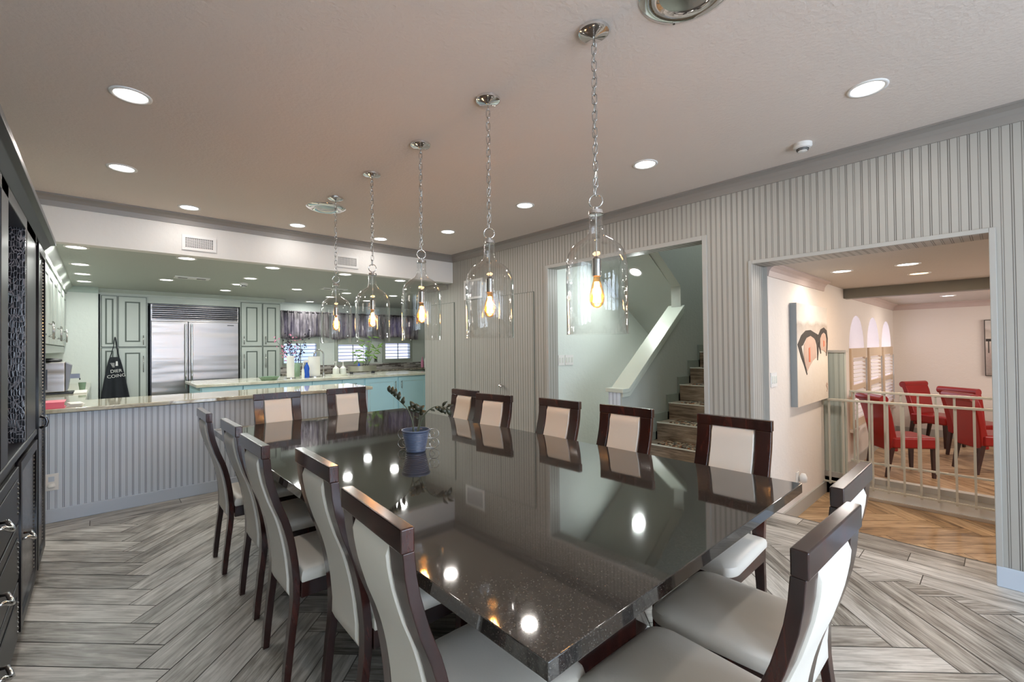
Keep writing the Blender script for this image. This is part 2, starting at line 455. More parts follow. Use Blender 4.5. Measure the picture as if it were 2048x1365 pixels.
# ------------------------------------------------------------------ room dimensions
XL, XR, YB, ZC = -.72, 3.80, 5.42, 2.725      # left wall, right wall, soffit, dining ceiling
ZK, YK = 2.345, 9.85                          # kitchen ceiling height, window wall
YF = -2.6                                      # wall behind the camera

# floors ------------------------------------------------------------
def plank_mesh(name, quads, mat, z, clip, parent=None):
    """quads: (origin, dir, length, width) in plan; one mesh with uv along the grain"""
    b = bmesh.new(); uvl = b.loops.layers.uv.new('UVMap'); tl = b.faces.layers.float.new('tone')
    g = .0024
    for (ox, oy), (dx, dy), L, W in quads:
        nx, ny = -dy, dx
        pts = [(g, g), (L-g, g), (L-g, W-g), (g, W-g)]
        vs = [b.verts.new((ox+dx*u+nx*v, oy+dy*u+ny*v, z)) for u, v in pts]
        f = b.faces.new(vs); su, sv = random.uniform(0, 50), random.uniform(0, 50)
        for lp, (u, v) in zip(f.loops, pts): lp[uvl].uv = (u+su, v+sv)
        f[tl] = random.random()
    for co, no in clip:
        bmesh.ops.bisect_plane(b, geom=b.verts[:]+b.edges[:]+b.faces[:], plane_co=co, plane_no=no, clear_outer=True)
    me = bpy.data.meshes.new(name); b.to_mesh(me); b.free(); me.materials.append(mat)
    for p in me.polygons:
        if p.normal.z < 0: p.flip()
    o = bpy.data.objects.new(name, me); COL.objects.link(o)
    if parent is not None: o.parent = parent
    return o
def herring(x0, x1, y0, y1):
    P, Ls, r2 = .2235, 1.284, math.sqrt(2)
    q = []
    for m_ in range(-4, 10):
        D = 3.155 + m_*(P-Ls); S = 3.61 + m_*(P+Ls)
        for i in range(-90, 90):
            # column running along (1,1)
            d, s_ = D+i*P, S+i*P
            ox, oy = (s_-d)/2, (s_+d)/2
            if x0-1 < ox < x1+1 and y0-1 < oy < y1+1:
                q.append(((ox, oy), (1/r2, 1/r2), Ls/r2, P/r2))
            # column running along (1,-1)
            d, s_ = D+(i+1)*P, S+Ls+i*P
            ox, oy = (s_-d)/2, (s_+d)/2
            if x0-1 < ox < x1+1 and y0-1 < oy < y1+1:
                q.append(((ox, oy), (1/r2, -1/r2), Ls/r2, P/r2))
    return q
fl = struct(MB().box(XL-.1, 4.15, YF-.1, 6.2, -.25, -.003).box(XL-.1, 6.4, 6.2, YK+.1, -.25, -.003).box(4.15, 6.8, 1.565, 3.65, -.25, -.003).build('floor', mt['grout']))
plank_mesh('plank_field', herring(XL, 3.49, YF, 4.95), mt['floor'], 0, [((3.49, 0, 0), (1, 0, 0)), ((XL, 0, 0), (-1, 0, 0)), ((0, YF, 0), (0, -1, 0)), ((0, 4.95, 0), (0, 1, 0))], fl)
plank_mesh('plank_field', herring(XL, 6.4, 5.4, YK), mt['floor'], 0, [((6.35, 0, 0), (1, 0, 0)), ((XL, 0, 0), (-1, 0, 0)), ((0, 5.4, 0), (0, -1, 0)), ((0, YK, 0), (0, 1, 0))], fl)
q = []
for r_, (xa, xb) in enumerate(((3.49, 3.65), (3.65, 3.81), (3.81, 3.97), (3.97, 4.13))):
    y = YF + (.21, .52, .30, .05)[r_]-.9
    while y < 5.0:
        q.append(((xb, y), (0, 1), .91, xb-xa)); y += .91
plank_mesh('plank_border', q, mt['floor'], 0, [((0, YF, 0), (0, -1, 0)), ((0, 4.95, 0), (0, 1, 0))], fl)
q = []
for r_ in range(3):
    x = XL-.3*r_-.25
    while x < 3.81:
        q.append(((x, 4.95+.155*r_), (1, 0), .91, .155)); x += .91
plank_mesh('plank_border', q, mt['floor'], 0, [((3.81, 0, 0), (1, 0, 0))], fl)
q = []
for i in range(6):
    for j in range(14): q.append(((4.13+i*.91-.4*(j % 2), 1.4+j*.16), (1, 0), .91, .16))
plank_mesh('plank_passage', q, mt['floor'], 0, [((4.13, 0, 0), (-1, 0, 0)), ((0, 3.53, 0), (0, 1, 0)), ((6.7, 0, 0), (1, 0, 0)), ((0, 1.6, 0), (0, -1, 0))], fl)
# brown floors: sunken hall one step down, then the raised platform with the red chairs
f2 = struct(MB().box(4.0, 5.8, YF, 1.4, -.4, -.173).build('floor_hall', mt['grout']))
plank_mesh('plank_field', herring(4.1, 5.7, YF, 1.4), mt['floor_brown'], -.17, [((5.66, 0, 0), (1, 0, 0)), ((4.15, 0, 0), (-1, 0, 0)), ((0, YF, 0), (0, -1, 0)), ((0, 1.31, 0), (0, 1, 0))], f2)
struct(MB().box(4.13, 4.155, YF, 1.33, -.172, -.004).build('trim_step_edge', mt['grout']))
f3 = struct(MB().box(5.70, 10.4, YF, 1.4, -.40, -.173).build('floor_red_room', mt['grout']))
plank_mesh('plank_field', herring(5.7, 10.2, YF, 1.4), mt['floor_brown'], -.17, [((10.2, 0, 0), (1, 0, 0)), ((5.72, 0, 0), (-1, 0, 0)), ((0, YF, 0), (0, -1, 0)), ((0, 1.31, 0), (0, 1, 0))], f3)
struct(MB().box(5.66, 5.72, YF, 1.3, -.172, .0).build('wall_riser', plain('riser_white', srgb(232, 234, 232), .5)))
struct(MB().box(5.645, 5.73, YF, 1.3, .0, .055).build('trim_platform_curb', mt['trim']))
struct(MB().box(5.648, 5.66, YF, 1.12, -.17, -.14).build('trim_riser_base', plain('pale_trim', srgb(206, 196, 184), .5)))

# walls --------------------------------------------------------------
W = MB()
W.box(XR, 4.03, YF, .05, -.2, ZC).box(XR, 4.03, 1.332, 1.56, 0, ZC).box(XR, 3.95, 1.56, 1.728, 0, ZC).box(XR, 3.95, 3.522, 6.2, 0, ZC)
W.box(XR, 4.03, .05, 1.332, 2.03, ZC).box(XR, 3.95, 1.728, 3.522, 2.29, ZC)
struct(W.build('wall_right', mt['bead']))
struct(MB().box(XL-.1, XL, YF, YK, -.1, ZC).build('wall_left', mt['wall_mint']))
# soffit over the bar
struct(MB().box(XL, XR, YB, YB+.12, ZK-.012, ZC).build('wall_soffit', mt['wall_w']))
struct(MB().box(XL-.1, XR+.3, YF-.1, YB+.12, ZC, ZC+.1).build('ceiling', mt['ceil']))
struct(MB().box(XL-.1, 6.5, YB+.12, YK+.1, ZK, ZK+.1).build('ceiling_kitchen', mt['ceil_k']))
# wall behind the camera with arched windows
rear = holes('wall_rear', rect(XL, XR, 0, ZC), [arch(-.55, .40, .3, 1.95), arch(.55, 1.50, .3, 1.95), arch(1.65, 2.60, .3, 1.95), arch(2.75, 3.65, .3, 1.95)], 'y', YF-.12, .12, mt['wall_w']); struct(rear)
for n_, (a, b) in enumerate(((-.55, .40), (.55, 1.50), (1.65, 2.60), (2.75, 3.65))):
    wn = struct(MB().box(a, b, YF-.08, YF-.04, .3, .34).box(a, b, YF-.08, YF-.04, 1.88, 1.92).box((a+b)/2-.015, (a+b)/2+.015, YF-.08, YF-.04, .34, 2.36).build('window_%d' % (n_+1), mt['trim']))
    MB().box(a, b, YF-.065, YF-.06, .3, 2.4).build('pane', mt['pane'], wn)
# kitchen back wall (three windows) and right side wall
KW = [(2.72, 3.40, 1.09, 1.50), (3.82, 4.52, 1.09, 1.47), (4.93, 5.62, 1.12, 1.50)]
struct(holes('wall_kitchen', rect(XL, 6.4, 0, ZK), [rect(a, b, c, d+.6) for a, b, c, d in KW], 'y', YK, .12, mt['wall_mint']))
struct(MB().box(6.3, 6.42, 6.2, YK, 0, ZK).build('wall_kitchen_right', mt['wall_mint']))
struct(MB().box(3.95, 6.42, 6.1, 6.2, 0, ZK).build('wall_kitchen_front', mt['wall_mint']))
struct(MB().box(XL, -.02, 9.15, YK, 0, ZK).build('wall_pantry_side', mt['wall_mint']))
# passage and stair walls
struct(MB().box(3.95, 6.8, 3.53, 3.65, 0, 4.2).build('wall_passage', mt['wall_mint']))
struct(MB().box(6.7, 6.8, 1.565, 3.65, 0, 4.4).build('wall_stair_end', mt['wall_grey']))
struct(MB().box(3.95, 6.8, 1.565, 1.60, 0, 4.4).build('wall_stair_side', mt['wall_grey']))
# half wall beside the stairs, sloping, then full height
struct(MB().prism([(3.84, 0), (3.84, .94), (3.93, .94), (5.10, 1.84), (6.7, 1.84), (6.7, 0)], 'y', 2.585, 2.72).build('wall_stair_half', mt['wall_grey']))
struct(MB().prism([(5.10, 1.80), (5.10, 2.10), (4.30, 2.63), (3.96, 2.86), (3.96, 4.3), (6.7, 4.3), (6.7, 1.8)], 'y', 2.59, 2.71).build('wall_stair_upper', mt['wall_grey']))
struct(MB().box(3.832, 3.845, 2.60, 2.735, 0, .95).build('wall_stair_end_boards', mt['bead_bar']))
# sloped underside of the upper flight over the passage
sl = lambda x: 2.10-.63*(x-5.10)
struct(MB().hexa([(3.96, 2.70, sl(3.96)), (6.7, 2.70, sl(6.7)), (6.7, 3.53, sl(6.7)), (3.96, 3.53, sl(3.96)),
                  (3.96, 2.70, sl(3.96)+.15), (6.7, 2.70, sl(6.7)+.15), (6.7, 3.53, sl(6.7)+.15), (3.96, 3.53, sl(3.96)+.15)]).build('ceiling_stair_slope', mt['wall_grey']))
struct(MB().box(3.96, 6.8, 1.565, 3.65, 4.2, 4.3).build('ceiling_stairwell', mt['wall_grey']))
# handrail cap on the half wall
cap = MB()
c0, c1 = (3.83, .94), (3.94, .94)
pr_ = [(3.82, .925), (3.945, .925), (5.13, 1.83), (5.13, 1.875), (3.93, .965), (3.82, .965)]
cap.prism(pr_, 'y', 2.555, 2.765)
cap.prism([(3.84, .88), (3.96, .88), (5.13, 1.775), (5.13, 1.83), (3.945, .925), (3.84, .925)], 'y', 2.565, 2.585)
struct(cap.build('trim_stair_cap', plain('cap_paint', srgb(190, 196, 184), .3, var=.02), bevel=.004))
# stairs
st = thing('staircase', (4.2, 2.1, 0), 'staircase of wood-look tile steps rising beyond the open doorway', 'stairs')
rise, run = .1865, .262
for k in range(1, 9):
    x0 = 3.955+run*(k-1)
    b = bmesh.new(); uvl = b.loops.layers.uv.new('UVMap'); tl = b.faces.layers.float.new('tone')
    z0, z1 = rise*(k-1), rise*k
    def fq(pts, uv_):
        f = b.faces.new([b.verts.new(p) for p in pts]); o_ = random.uniform(0, 40); f[tl] = random.random()
        for lp, (u, v) in zip(f.loops, uv_): lp[uvl].uv = (u+o_, v+o_)
    fq([(x0, 2.57, z0), (x0, 1.605, z0), (x0, 1.605, z1), (x0, 2.57, z1)], [(0, 0), (1, 0), (1, .18), (0, .18)])
    fq([(x0, 2.57, z1), (x0, 1.605, z1), (x0+run, 1.605, z1), (x0+run, 2.57, z1)], [(0, 0), (1, 0), (1, .26), (0, .26)])
    fq([(x0, 2.57, 0), (x0, 2.57, z1), (x0+run, 2.57, z1), (x0+run, 2.57, 0)], [(0, 0), (.1, 0), (.1, .2), (0, .2)])
    me = bpy.data.meshes.new('step'); b.to_mesh(me); b.free(); me.materials.append(mt['riser']); me.transform(Matrix.Translation((-4.2, -2.1, 0)))
    o = bpy.data.objects.new('step', me); COL.objects.link(o); o.parent = st
    MB().box(x0-.012, x0+.008, 1.61, 2.565, z1-.006, z1+.006).build('nosing', mt['ceramic'], o)
    MB().box(x0+.03, x0+run-.02, 1.62, 2.44, z1+.001, z1+.012).build('tread_mat', mt['rug'], o, bevel=.004)
    MB().box(x0-.03, x0+run+.045, 2.566, 2.585, max(0, z1-.2), z1+.09).build('skirt_board', mt['wall_grey'] if 0 else plain('skirt_paint', srgb(140, 148, 138), .5), o)

# red room beyond the wide doorway
ZR = 2.05
AW = [(6.86, 7.75), (7.95, 8.87), (9.06, 9.93)]
struct(holes('wall_arches', rect(4.03, 10.2, -.2, 2.3), [arch(a, b, .32, 1.31, 16) for a, b in AW], 'y', 1.30, .26, mt['wall_warm']))
struct(MB().box(10.2, 10.3, YF, 1.4, -.2, 2.3).build('wall_far', mt['wall_warm']))
struct(MB().box(4.03, 10.2, YF-.1, YF, -.2, 2.3).build('wall_red_room_rear', mt['wall_warm']))
struct(MB().box(4.03, 10.3, YF, 1.4, ZR, ZR+.1).build('ceiling_red_room', mt['wall_warm'] if 0 else stucco('red_room_ceiling', srgb(196, 188, 178), .7, 40, .3)))
struct(MB().box(6.62, 6.78, YF, 1.3, 1.935, ZR).build('trim_beam', plain('beam_paint', srgb(128, 126, 118), .5)))
for n_, (a, b) in enumerate(AW):
    r = (b-a)/2; c_ = (a+b)/2
    wn = struct(holes('window_%d' % (n_+5), arch(a, b, .32, 1.31, 16), [arch(a+.04, b-.04, .36, 1.31, 16)], 'y', 1.50, .03, mt['trim']))
    holes('pane', arch(a+.03, b-.03, .34, 1.31, 16), [], 'y', 1.512, .004, mt['pane'], wn)
    sh = thing('plantation_shutter', (c_, 1.29, .36), 'cream louvred shutter below the %s arched window' % ('nearest', 'middle', 'farthest')[n_], 'shutter', 'shutters of the arched windows')
    f = MB().box(a, a+.09, 1.275, 1.305, .33, 1.33).box(b-.09, b, 1.275, 1.305, .33, 1.33).box(a+.09, b-.09, 1.275, 1.305, .33, .43).box(a+.09, b-.09, 1.275, 1.305, 1.21, 1.33).box(a+.09, b-.09, 1.275, 1.305, .80, .87)
    f.build('shutter_frame', plain('shutter_paint', srgb(206, 184, 158), .5), sh)
    for k in range(15):
        z = .46+k*.051
        if .78 < z < .89: continue
        MB().hexa([(a+.09, 1.265, z-.012), (b-.09, 1.265, z-.012), (b-.09, 1.32, z+.022), (a+.09, 1.32, z+.022),
                   (a+.09, 1.265, z-.004), (b-.09, 1.265, z-.004), (b-.09, 1.32, z+.030), (a+.09, 1.32, z+.030)]).build('louvre', mt['wall_warm'], sh)
    MB().box(b-.15, b-.14, 1.245, 1.262, .46, 1.20).build('tilt_rod', mt['trim'], sh)
    struct(MB().box(a-.03, b+.03, 1.255, 1.30, .29, .325).build('trim_sill', mt['wall_warm']))
# pony wall end with beadboard
struct(MB().box(5.66, 5.74, 1.115, 1.30, -.17, 1.30).build('wall_stub', mt['bead_green']))
struct(MB().box(5.65, 5.75, 1.10, 1.30, 1.30, 1.325).build('trim_stub_cap', mt['trim']))

# crown and other trims
def crown(name, pts_axis, a, b, pos, zt, sgn, s=1.0, mat=None):
    """crown moulding running along an axis; pos = wall plane, sgn = direction into the room"""
    h = .095*s; d = .075*s
    prof = [(-.002, -h), (.010, -h), (.013, -h+.016), (.018, -h*.55), (.035, -h*.3), (d*.8, -.016), (d, -.012), (d, .002), (-.002, .002)]
    poly = [(pos+sgn*u, zt+v) for u, v in prof]
    return struct(MB().prism(poly, 'x' if pts_axis == 'x' else 'y', a, b).build(name, mat or mt['trim_dark']))
crown('trim_crown_right', 'y', YF, YB, XR, ZC, -1)
crown('trim_crown_soffit', 'x', XL, XR, YB, ZC, -1)
crown('trim_crown_left', 'y', YF, YB, XL, ZC, 1)
crown('trim_crown_kitchen_right', 'y', YB+.12, 6.2, XR, ZK, -1, 1.0)
crown('trim_crown_pantry', 'x', -.36, -.02, 9.15, ZK, -1, .9, plain('mint_trim', srgb(176, 190, 180), .4))
crown('trim_crown_arches', 'x', 4.03, 5.72, 1.30, ZR, -1, 1.0, plain('rosy_trim', srgb(196, 178, 170), .45))
crown('trim_crown_arches', 'x', 6.78, 10.2, 1.30, ZR, -1, 1.0, bpy.data.materials['rosy_trim'])
crown('trim_crown_far', 'y', YF, 1.3, 10.2, ZR, -1, 1.0, bpy.data.materials['rosy_trim'])
def casing(name, y0, y1, zt, w_=.028):
    b = MB().box(XR-.012, XR+.004, y0-w_, y0, 0, zt+w_).box(XR-.012, XR+.004, y1, y1+w_, 0, zt+w_).box(XR-.012, XR+.004, y0, y1, zt, zt+w_)
    return struct(b.build(name, mt['trim'], bevel=.003))
casing('trim_doorway', .05, 1.332, 2.03)
casing('trim_stair_opening', 1.728, 3.522, 2.29, .04)
struct(MB().box(4.025, 4.035, 1.30, 1.34, -.17, 2.03).build('trim_jamb_edge', mt['trim']))
def basebd(name, pts):
    b = MB()
    for (x0, x1, y0, y1, z0, h) in pts: b.box(x0, x1, y0, y1, z0, z0+h)
    return struct(b.build(name, mt['base'], bevel=.004))
basebd('baseboard_right', [(XR-.016, XR, YF, .05, 0, .115), (XR-.016, XR, 1.36, 1.69, 0, .115), (XR-.016, XR, 3.56, 6.2, 0, .115)])
basebd('baseboard_bar', [(XL, 2.45, 5.254, 5.27, 0, .11)])
struct(MB().box(4.03, 5.66, 1.285, 1.30, -.17, -.05).build('baseboard_hall', mt['trim']))
struct(MB().box(10.185, 10.2, YF, 1.3, -.17, -.05).box(5.75, 10.2, 1.285, 1.30, -.17, -.05).build('baseboard_red_room', mt['trim']))
# flush jib doors in the beadboard wall
for n_, (a, b) in enumerate(((3.76, 4.37), (4.375, 4.99), (5.38, 5.99))):
    d_ = struct(MB().box(XR-.010, XR-.001, a, b, .12, 2.045).build('door_%d' % (n_+1), mt['bead']))
    MB().box(XR-.0105, XR-.0005, a-.004, a, .12, 2.05).box(XR-.0105, XR-.0005, b, b+.004, .12, 2.05).box(XR-.0105, XR-.0005, a, b, 2.045, 2.05).build('door_gap', mt['glaze'], d_)
    if n_ == 0:
        kb = MB().tube([(XR-.010, 4.31, .90), (XR-.05, 4.31, .90)], .009, 10)
        kb.lathe([(.0, -.028), (.018, -.022), (.027, -.006), (.027, .006), (.018, .022), (0, .028)], (XR-.065, 4.31, .9), 16)
        kb.build('door_knob', mt['chrome'], d_, smooth='auto')
# return-air grille high on the right wall
def grille(name, label, u0, u1, z0, z1, plane, pos, cells, louvres=False, off=0):
    """plane 'x': on a wall facing -x at pos; 'y': facing -y"""
    loc = (pos, (u0+u1)/2, z0) if plane == 'x' else ((u0+u1)/2, pos, z0)
    g = thing(name, loc, label, 'vent')
    fr = .028
    holes('grille_frame', rect(u0, u1, z0, z1), [rect(u0+fr, u1-fr, z0+fr, z1-fr)], plane, pos-.012, .011, mt['white'], g)
    B = MB(); nu, nz = cells
    def bx(a, b, c, d, t0, t1):
        if plane == 'x': B.box(pos-t1, pos-t0, a, b, c, d)
        else: B.box(a, b, pos-t1, pos-t0, c, d)
    for i in range(1, nu):
        u = u0+fr+(u1-u0-2*fr)*i/nu; bx(u-.0025, u+.0025, z0+fr, z1-fr, .002, .006)
    for i in range(1, nz):
        z = z0+fr+(z1-z0-2*fr)*i/nz; bx(u0+fr, u1-fr, z-.0025, z+.0025, .006, .009)
    B.build('grille_bars', mt['white'], g)
    B = MB()
    bx(u0+fr-.004, u1-fr+.004, z0+fr-.004, z1-fr+.004, .0005, .0015)
    B.build('duct', mt['black'], g)
    return g
grille('wall_vent', 'white return-air grille high on the taupe beadboard wall', 4.72, 5.13, 2.06, 2.33, 'x', XR, (26, 1))
grille('wall_vent', 'white grid vent on the soffit, near its left end', .59, .875, 2.385, 2.535, 'y', YB, (15, 8))
grille('wall_vent', 'white grid vent on the soffit, behind the farthest hanging lamp', 2.09, 2.375, 2.385, 2.535, 'y', YB, (15, 8))

# ------------------------------------------------------------------ ceiling fittings
def downlight_proto(r=.088):
    root = thing('recessed_downlight', (0, 0, 0), 'x', 'ceiling light')
    MB().lathe([(r*.78, .0), (r*.82, -.006), (r, -.005), (r*1.01, 0)], (0, 0, 0), 36).build('trim_ring', mt['white'], root, smooth=True, local=True)
    MB().lathe([(.0005, -.001), (r*.79, -.001)], (0, 0, 0), 36, cap=False).build('lens', mt['lens'], root, local=True)
    l = bpy.data.lights.new('downlight_lamp', 'AREA'); l.shape = 'DISK'; l.size = r*1.5; l.energy = 9; l.color = (1, .93, .85)
    lo = bpy.data.objects.new('downlight_lamp', l); lo.location = (0, 0, -.012); COL.objects.link(lo); lo.parent = root
    return root
DL = downlight_proto()
DLK = downlight_proto(.088)
DLR = downlight_proto(.085)
def recolour(root, lens, e, c):
    for ch in root.children:
        if ch.type == 'MESH' and ch.name.startswith('lens'): ch.data.materials.clear(); ch.data.materials.append(lens)
        if ch.type == 'LIGHT': ch.data.energy = e; ch.data.color = c
recolour(DL, mt['lens'], 4.5, (1, .93, .86))
recolour(DLK, mt['lens'], 4.6, (.97, 1, .96))
def put(proto, x, y, z, label, group, first=[set()]):
    o = proto if proto.name not in first[0] else copy_tree(proto)
    first[0].add(proto.name)
    o.location = (x, y, z); tag(o, label, 'ceiling light', group); return o
od = ['nearest the camera', 'second from the camera', 'third from the camera', 'fourth from the camera', 'fifth from the camera']
G1 = 'recessed lights of the dining ceiling'
for i, (x, y) in enumerate(((.118, 3.04), (.117, 4.30))):
    put(DL, x, y, ZC, 'round recessed light above the left of the dining room, %s' % ('nearer of two', 'farther of two')[i], G1)
for i, y in enumerate((.459, 1.753, 3.018, 4.289)):
    put(DL, 2.945, y, ZC, 'round recessed light in the dining row beside the beadboard wall, %s' % od[i], G1)
DLS = downlight_proto(); recolour(DLS, mt['lens'], 1.6, (1, .95, .9))
for i, x in enumerate((.613, 1.564, 2.517)):
    put(DLS, x, 5.10, ZC, 'round recessed light along the soffit, %s' % ('leftmost', 'middle one', 'rightmost')[i], G1)
G2 = 'recessed lights of the kitchen ceiling'
rows = {-.16: ('left row by the wall cabinets', (5.68, 6.78, 7.61, 8.41)), .66: ('second row from the left', (5.68, 7.59)), 1.48: ('row over the island middle', (5.73, 6.77, 7.51, 8.39)),
        2.31: ('row left of the sink windows', (5.67, 7.58)), 3.12: ('row over the island right end', (5.73, 7.6, 8.34, 9.42)), 3.94: ('right row near the beadboard wall', (7.5, 8.6))}
for x, (nm, ys) in rows.items():
    for i, y in enumerate(ys):
        put(DLK, x, y, ZK, 'recessed kitchen light, %s, %s' % (nm, od[i]), G2)
GR = 'recessed lights of the red room'
recolour(DLR, mt['lens'], 8.5, (1, .9, .82))
DLN = downlight_proto(.085); recolour(DLN, mt['lens'], 2.6, (1, .93, .86))
put(DLN, 4.95, .98, ZR, 'recessed light in the red room doorway, leftmost of the near pair', GR)
put(DLR, 4.95, .53, ZR, 'recessed light in the red room doorway, rightmost of the near pair', GR)
o = put(DLR, 8.8, .52, ZR, 'recessed light beyond the grey beam in the red room', GR)
DLW = downlight_proto(.085); recolour(DLW, mt['lens_warm'], 8, (1, .7, .45))
DLW.location = (5.70, .53, ZR); tag(DLW, 'amber glowing recessed light just before the grey beam', 'ceiling light', GR)
# light on the sloped stair underside
sx = 4.72; sv = math.atan(.63)
ss = downlight_proto(.085); recolour(ss, mt['lens'], 9, (.92, 1, .96))
ss.location = (4.797, 3.007, sl(4.797)-.003); ss.rotation_euler = (0, sv, 0); tag(ss, 'round light set in the sloped underside of the stairs', 'ceiling light')
for ch in ss.children: pass

def speaker(x, y, label):
    s = thing('ceiling_speaker', (x, y, ZC), label, 'speaker')
    MB().lathe([(.10, -.004), (.125, -.014), (.15, -.012), (.172, -.004), (.176, 0)], (x, y, ZC), 40).build('rim', mt['chrome'], s, smooth=True)
    MB().lathe([(.0005, -.016), (.05, -.014), (.102, -.004)], (x, y, ZC), 40).build('speaker_grille', mt['nickel'], s, smooth=True)
    for k in range(4):
        a = PI/4+k*PI/2
        MB().cyl(x+.155*math.cos(a), y+.155*math.sin(a), ZC-.015, ZC-.009, .005, seg=8).build('screw', mt['chrome'], s)
speaker(1.575, 4.30, 'round chrome ceiling disc beside the farthest hanging lamp')
speaker(1.62, .78, 'round chrome ceiling disc at the top edge beside the nearest hanging lamp')
def smoke(x, y, z, label, r=.055):
    s = thing('smoke_detector', (x, y, z), label, 'smoke detector')
    MB().lathe([(r, 0), (r, -.02), (r*.85, -.03), (r*.62, -.032), (r*.5, -.05), (.001, -.054)], (x, y, z), 28).build('housing', mt['white'], s, smooth='auto')
    for k in range(10):
        a = 2*PI*k/10
        for zz, rr in ((-.037, r*.605), (-.045, r*.545)):
            b = MB(); ca, sa = math.cos(a), math.sin(a)
            p = Vector((x+rr*ca, y+rr*sa, z+zz)); t_ = Vector((-sa, ca, 0))*.011; n_ = Vector((ca, sa, 0))*.002; u_ = Vector((0, 0, .0025))
            b.hexa([p-t_-n_-u_, p+t_-n_-u_, p+t_+n_-u_, p-t_+n_-u_, p-t_-n_+u_, p+t_-n_+u_, p+t_+n_+u_, p-t_+n_+u_]).build('slot', mt['black'], s)
smoke(3.44, .882, ZC, 'white smoke detector on the dining ceiling near the crown moulding')
smoke(1.517, 7.34, ZK, 'white smoke detector on the kitchen ceiling above the island')
for (x, y, lab) in ((.891, 7.18, 'slim white ceiling register above the left of the kitchen island'), (2.75, 7.2, 'slim ceiling register hanging above the right of the island')):
    v = thing('ceiling_vent', (x, y, ZK), lab, 'vent')
    MB().box(x-.19, x+.19, y-.09, y+.09, ZK-.012, ZK-.0005).build('register_frame', mt['white'], v)
    for sx_ in (-1, 1): MB().box(x+sx_*.1-.05, x+sx_*.1+.05, y-.03, y+.03, ZK-.014, ZK-.012).build('slot', mt['black'], v)

# ------------------------------------------------------------------ pendants
def pendant():
    R = thing('pendant_lamp', (0, 0, 0), 'x', 'pendant lamp', 'glass hanging lamps over the dining table')
    z0 = -ZC  # local z=0 is the ceiling
    MB().lathe([(.066, 0), (.064, -.012), (.05, -.021), (.018, -.026), (.012, -.03), (.001, -.032)], (0, 0, 0), 36).build('canopy', mt['chrome'], R, smooth='auto', local=True)
    B = MB(); n = 19; zt, zb = -.026, -.695
    L = (zt-zb)/n
    for k in range(n):
        zc = zt-L*(k+.5); hl = L*.62; hr = .0095; pts = []
        for j in range(14):
            a = 2*PI*j/14; u = hr*math.cos(a); v = (hl-hr)*(1 if math.sin(a) > 0 else -1)*(0 if abs(math.sin(a)) < .01 else 1)+hr*math.sin(a)
            pts.append((u, 0, zc+v) if k % 2 else (0, u, zc+v))
        B.tube(pts, .0022, 6, close=True)
    B.build('chain', mt['nickel'], R, smooth=True, local=True)
    pts = [(.010*math.sin(k*1.1), .008*math.cos(k*.9), -.03-.0238*k) for k in range(29)]
    MB().tube(pts, .0013, 6).build('wire', mt['nickel'], R, smooth=True, local=True)
    MB().tube([(.028*math.cos(2*PI*k/28), .0, -.720+.028*math.sin(2*PI*k/28)) for k in range(28)], .0032, 8, close=True).build('ring', mt['chrome'], R, smooth=True, local=True)
    MB().lathe([(.001, -.745), (.012, -.747), (.012, -.756), (.029, -.760), (.031, -.775), (.026, -.777), (.001, -.777)], (0, 0, 0), 28).build('neck_cap', mt['chrome'], R, smooth='auto', local=True)
    prof = [(.027, -.765), (.028, -.80), (.029, -.835), (.034, -.858), (.050, -.876), (.078, -.893), (.103, -.915), (.119, -.945), (.126, -.985), (.1275, -1.05), (.127, -1.15), (.1265, -1.275), (.1285, -1.278)]
    MB().lathe(prof, (0, 0, 0), 48).build('glass_shade', mt['glass'], R, smooth=True, local=True)
    MB().cyl(0, 0, -.965, -.775, .0035, seg=10).build('rod', mt['nickel'], R, smooth='auto', local=True)
    MB().cyl(0, 0, -1.035, -.965, .019, seg=20).lathe([(.019, -.965), (.012, -.955), (.004, -.952)], (0, 0, 0), 20).build('socket', mt['socket'], R, smooth='auto', local=True)
    bulb = MB().lathe([(.013, -1.035), (.016, -1.055), (.024, -1.085), (.031, -1.115), (.031, -1.135), (.024, -1.155), (.012, -1.165), (.001, -1.168)], (0, 0, 0), 24).build('bulb', mt['bulb'], R, smooth=True, local=True)
    f = MB()
    for k in range(6):
        a = 2*PI*k/6
        f.tube([(.007*math.cos(a), .007*math.sin(a), -1.06), (.014*math.cos(a), .014*math.sin(a), -1.145)], .0034, 6)
    fo = f.build('filament', mt['filament'], bulb, smooth=True, local=True)
    l = bpy.data.lights.new('bulb_light', 'POINT'); l.energy = 3.2; l.color = (1, .66, .38); l.shadow_soft_size = .03
    lo = bpy.data.objects.new('bulb_light', l); lo.location = (0, 0, -1.10); COL.objects.link(lo); lo.parent = R
    return R
pn = pendant()
for i, (x, y) in enumerate(((1.532, 1.145), (1.53, 1.843), (1.54, 2.547), (1.526, 3.229), (1.529, 3.953))):
    o = pn if i == 0 else copy_tree(pn)
    o.location = (x, y, ZC); o.rotation_euler.z = math.atan2(y, x)-PI/2+.2*(i % 3-1)
    o['label'] = 'clear glass bell lamp with amber bulb on a chain, ' + ('nearest the camera', 'second from the camera', 'middle one of the five', 'fourth from the camera', 'farthest, next to the kitchen')[i]

# ------------------------------------------------------------------ dining table
TX0, TX1, TY0, TY1, TZ = .664, 2.348, .627, 4.27, .765
tb = thing('dining_table', (1.5, 2.45, 0), 'long polished black speckled granite dining table', 'table')
MB().box(TX0, TX1, TY0, TY1, TZ-.043, TZ).build('tabletop', mt['stone'], tb, bevel=.003)
for y in (1.35, 3.55):
    MB().box(1.15, 1.85, y-.17, y+.17, .04, TZ-.043).build('pedestal', mt['wood'], tb, bevel=.006)
    MB().box(1.05, 1.95, y-.24, y+.24, 0, .05).build('pedestal_foot', mt['wood'], tb, bevel=.006)

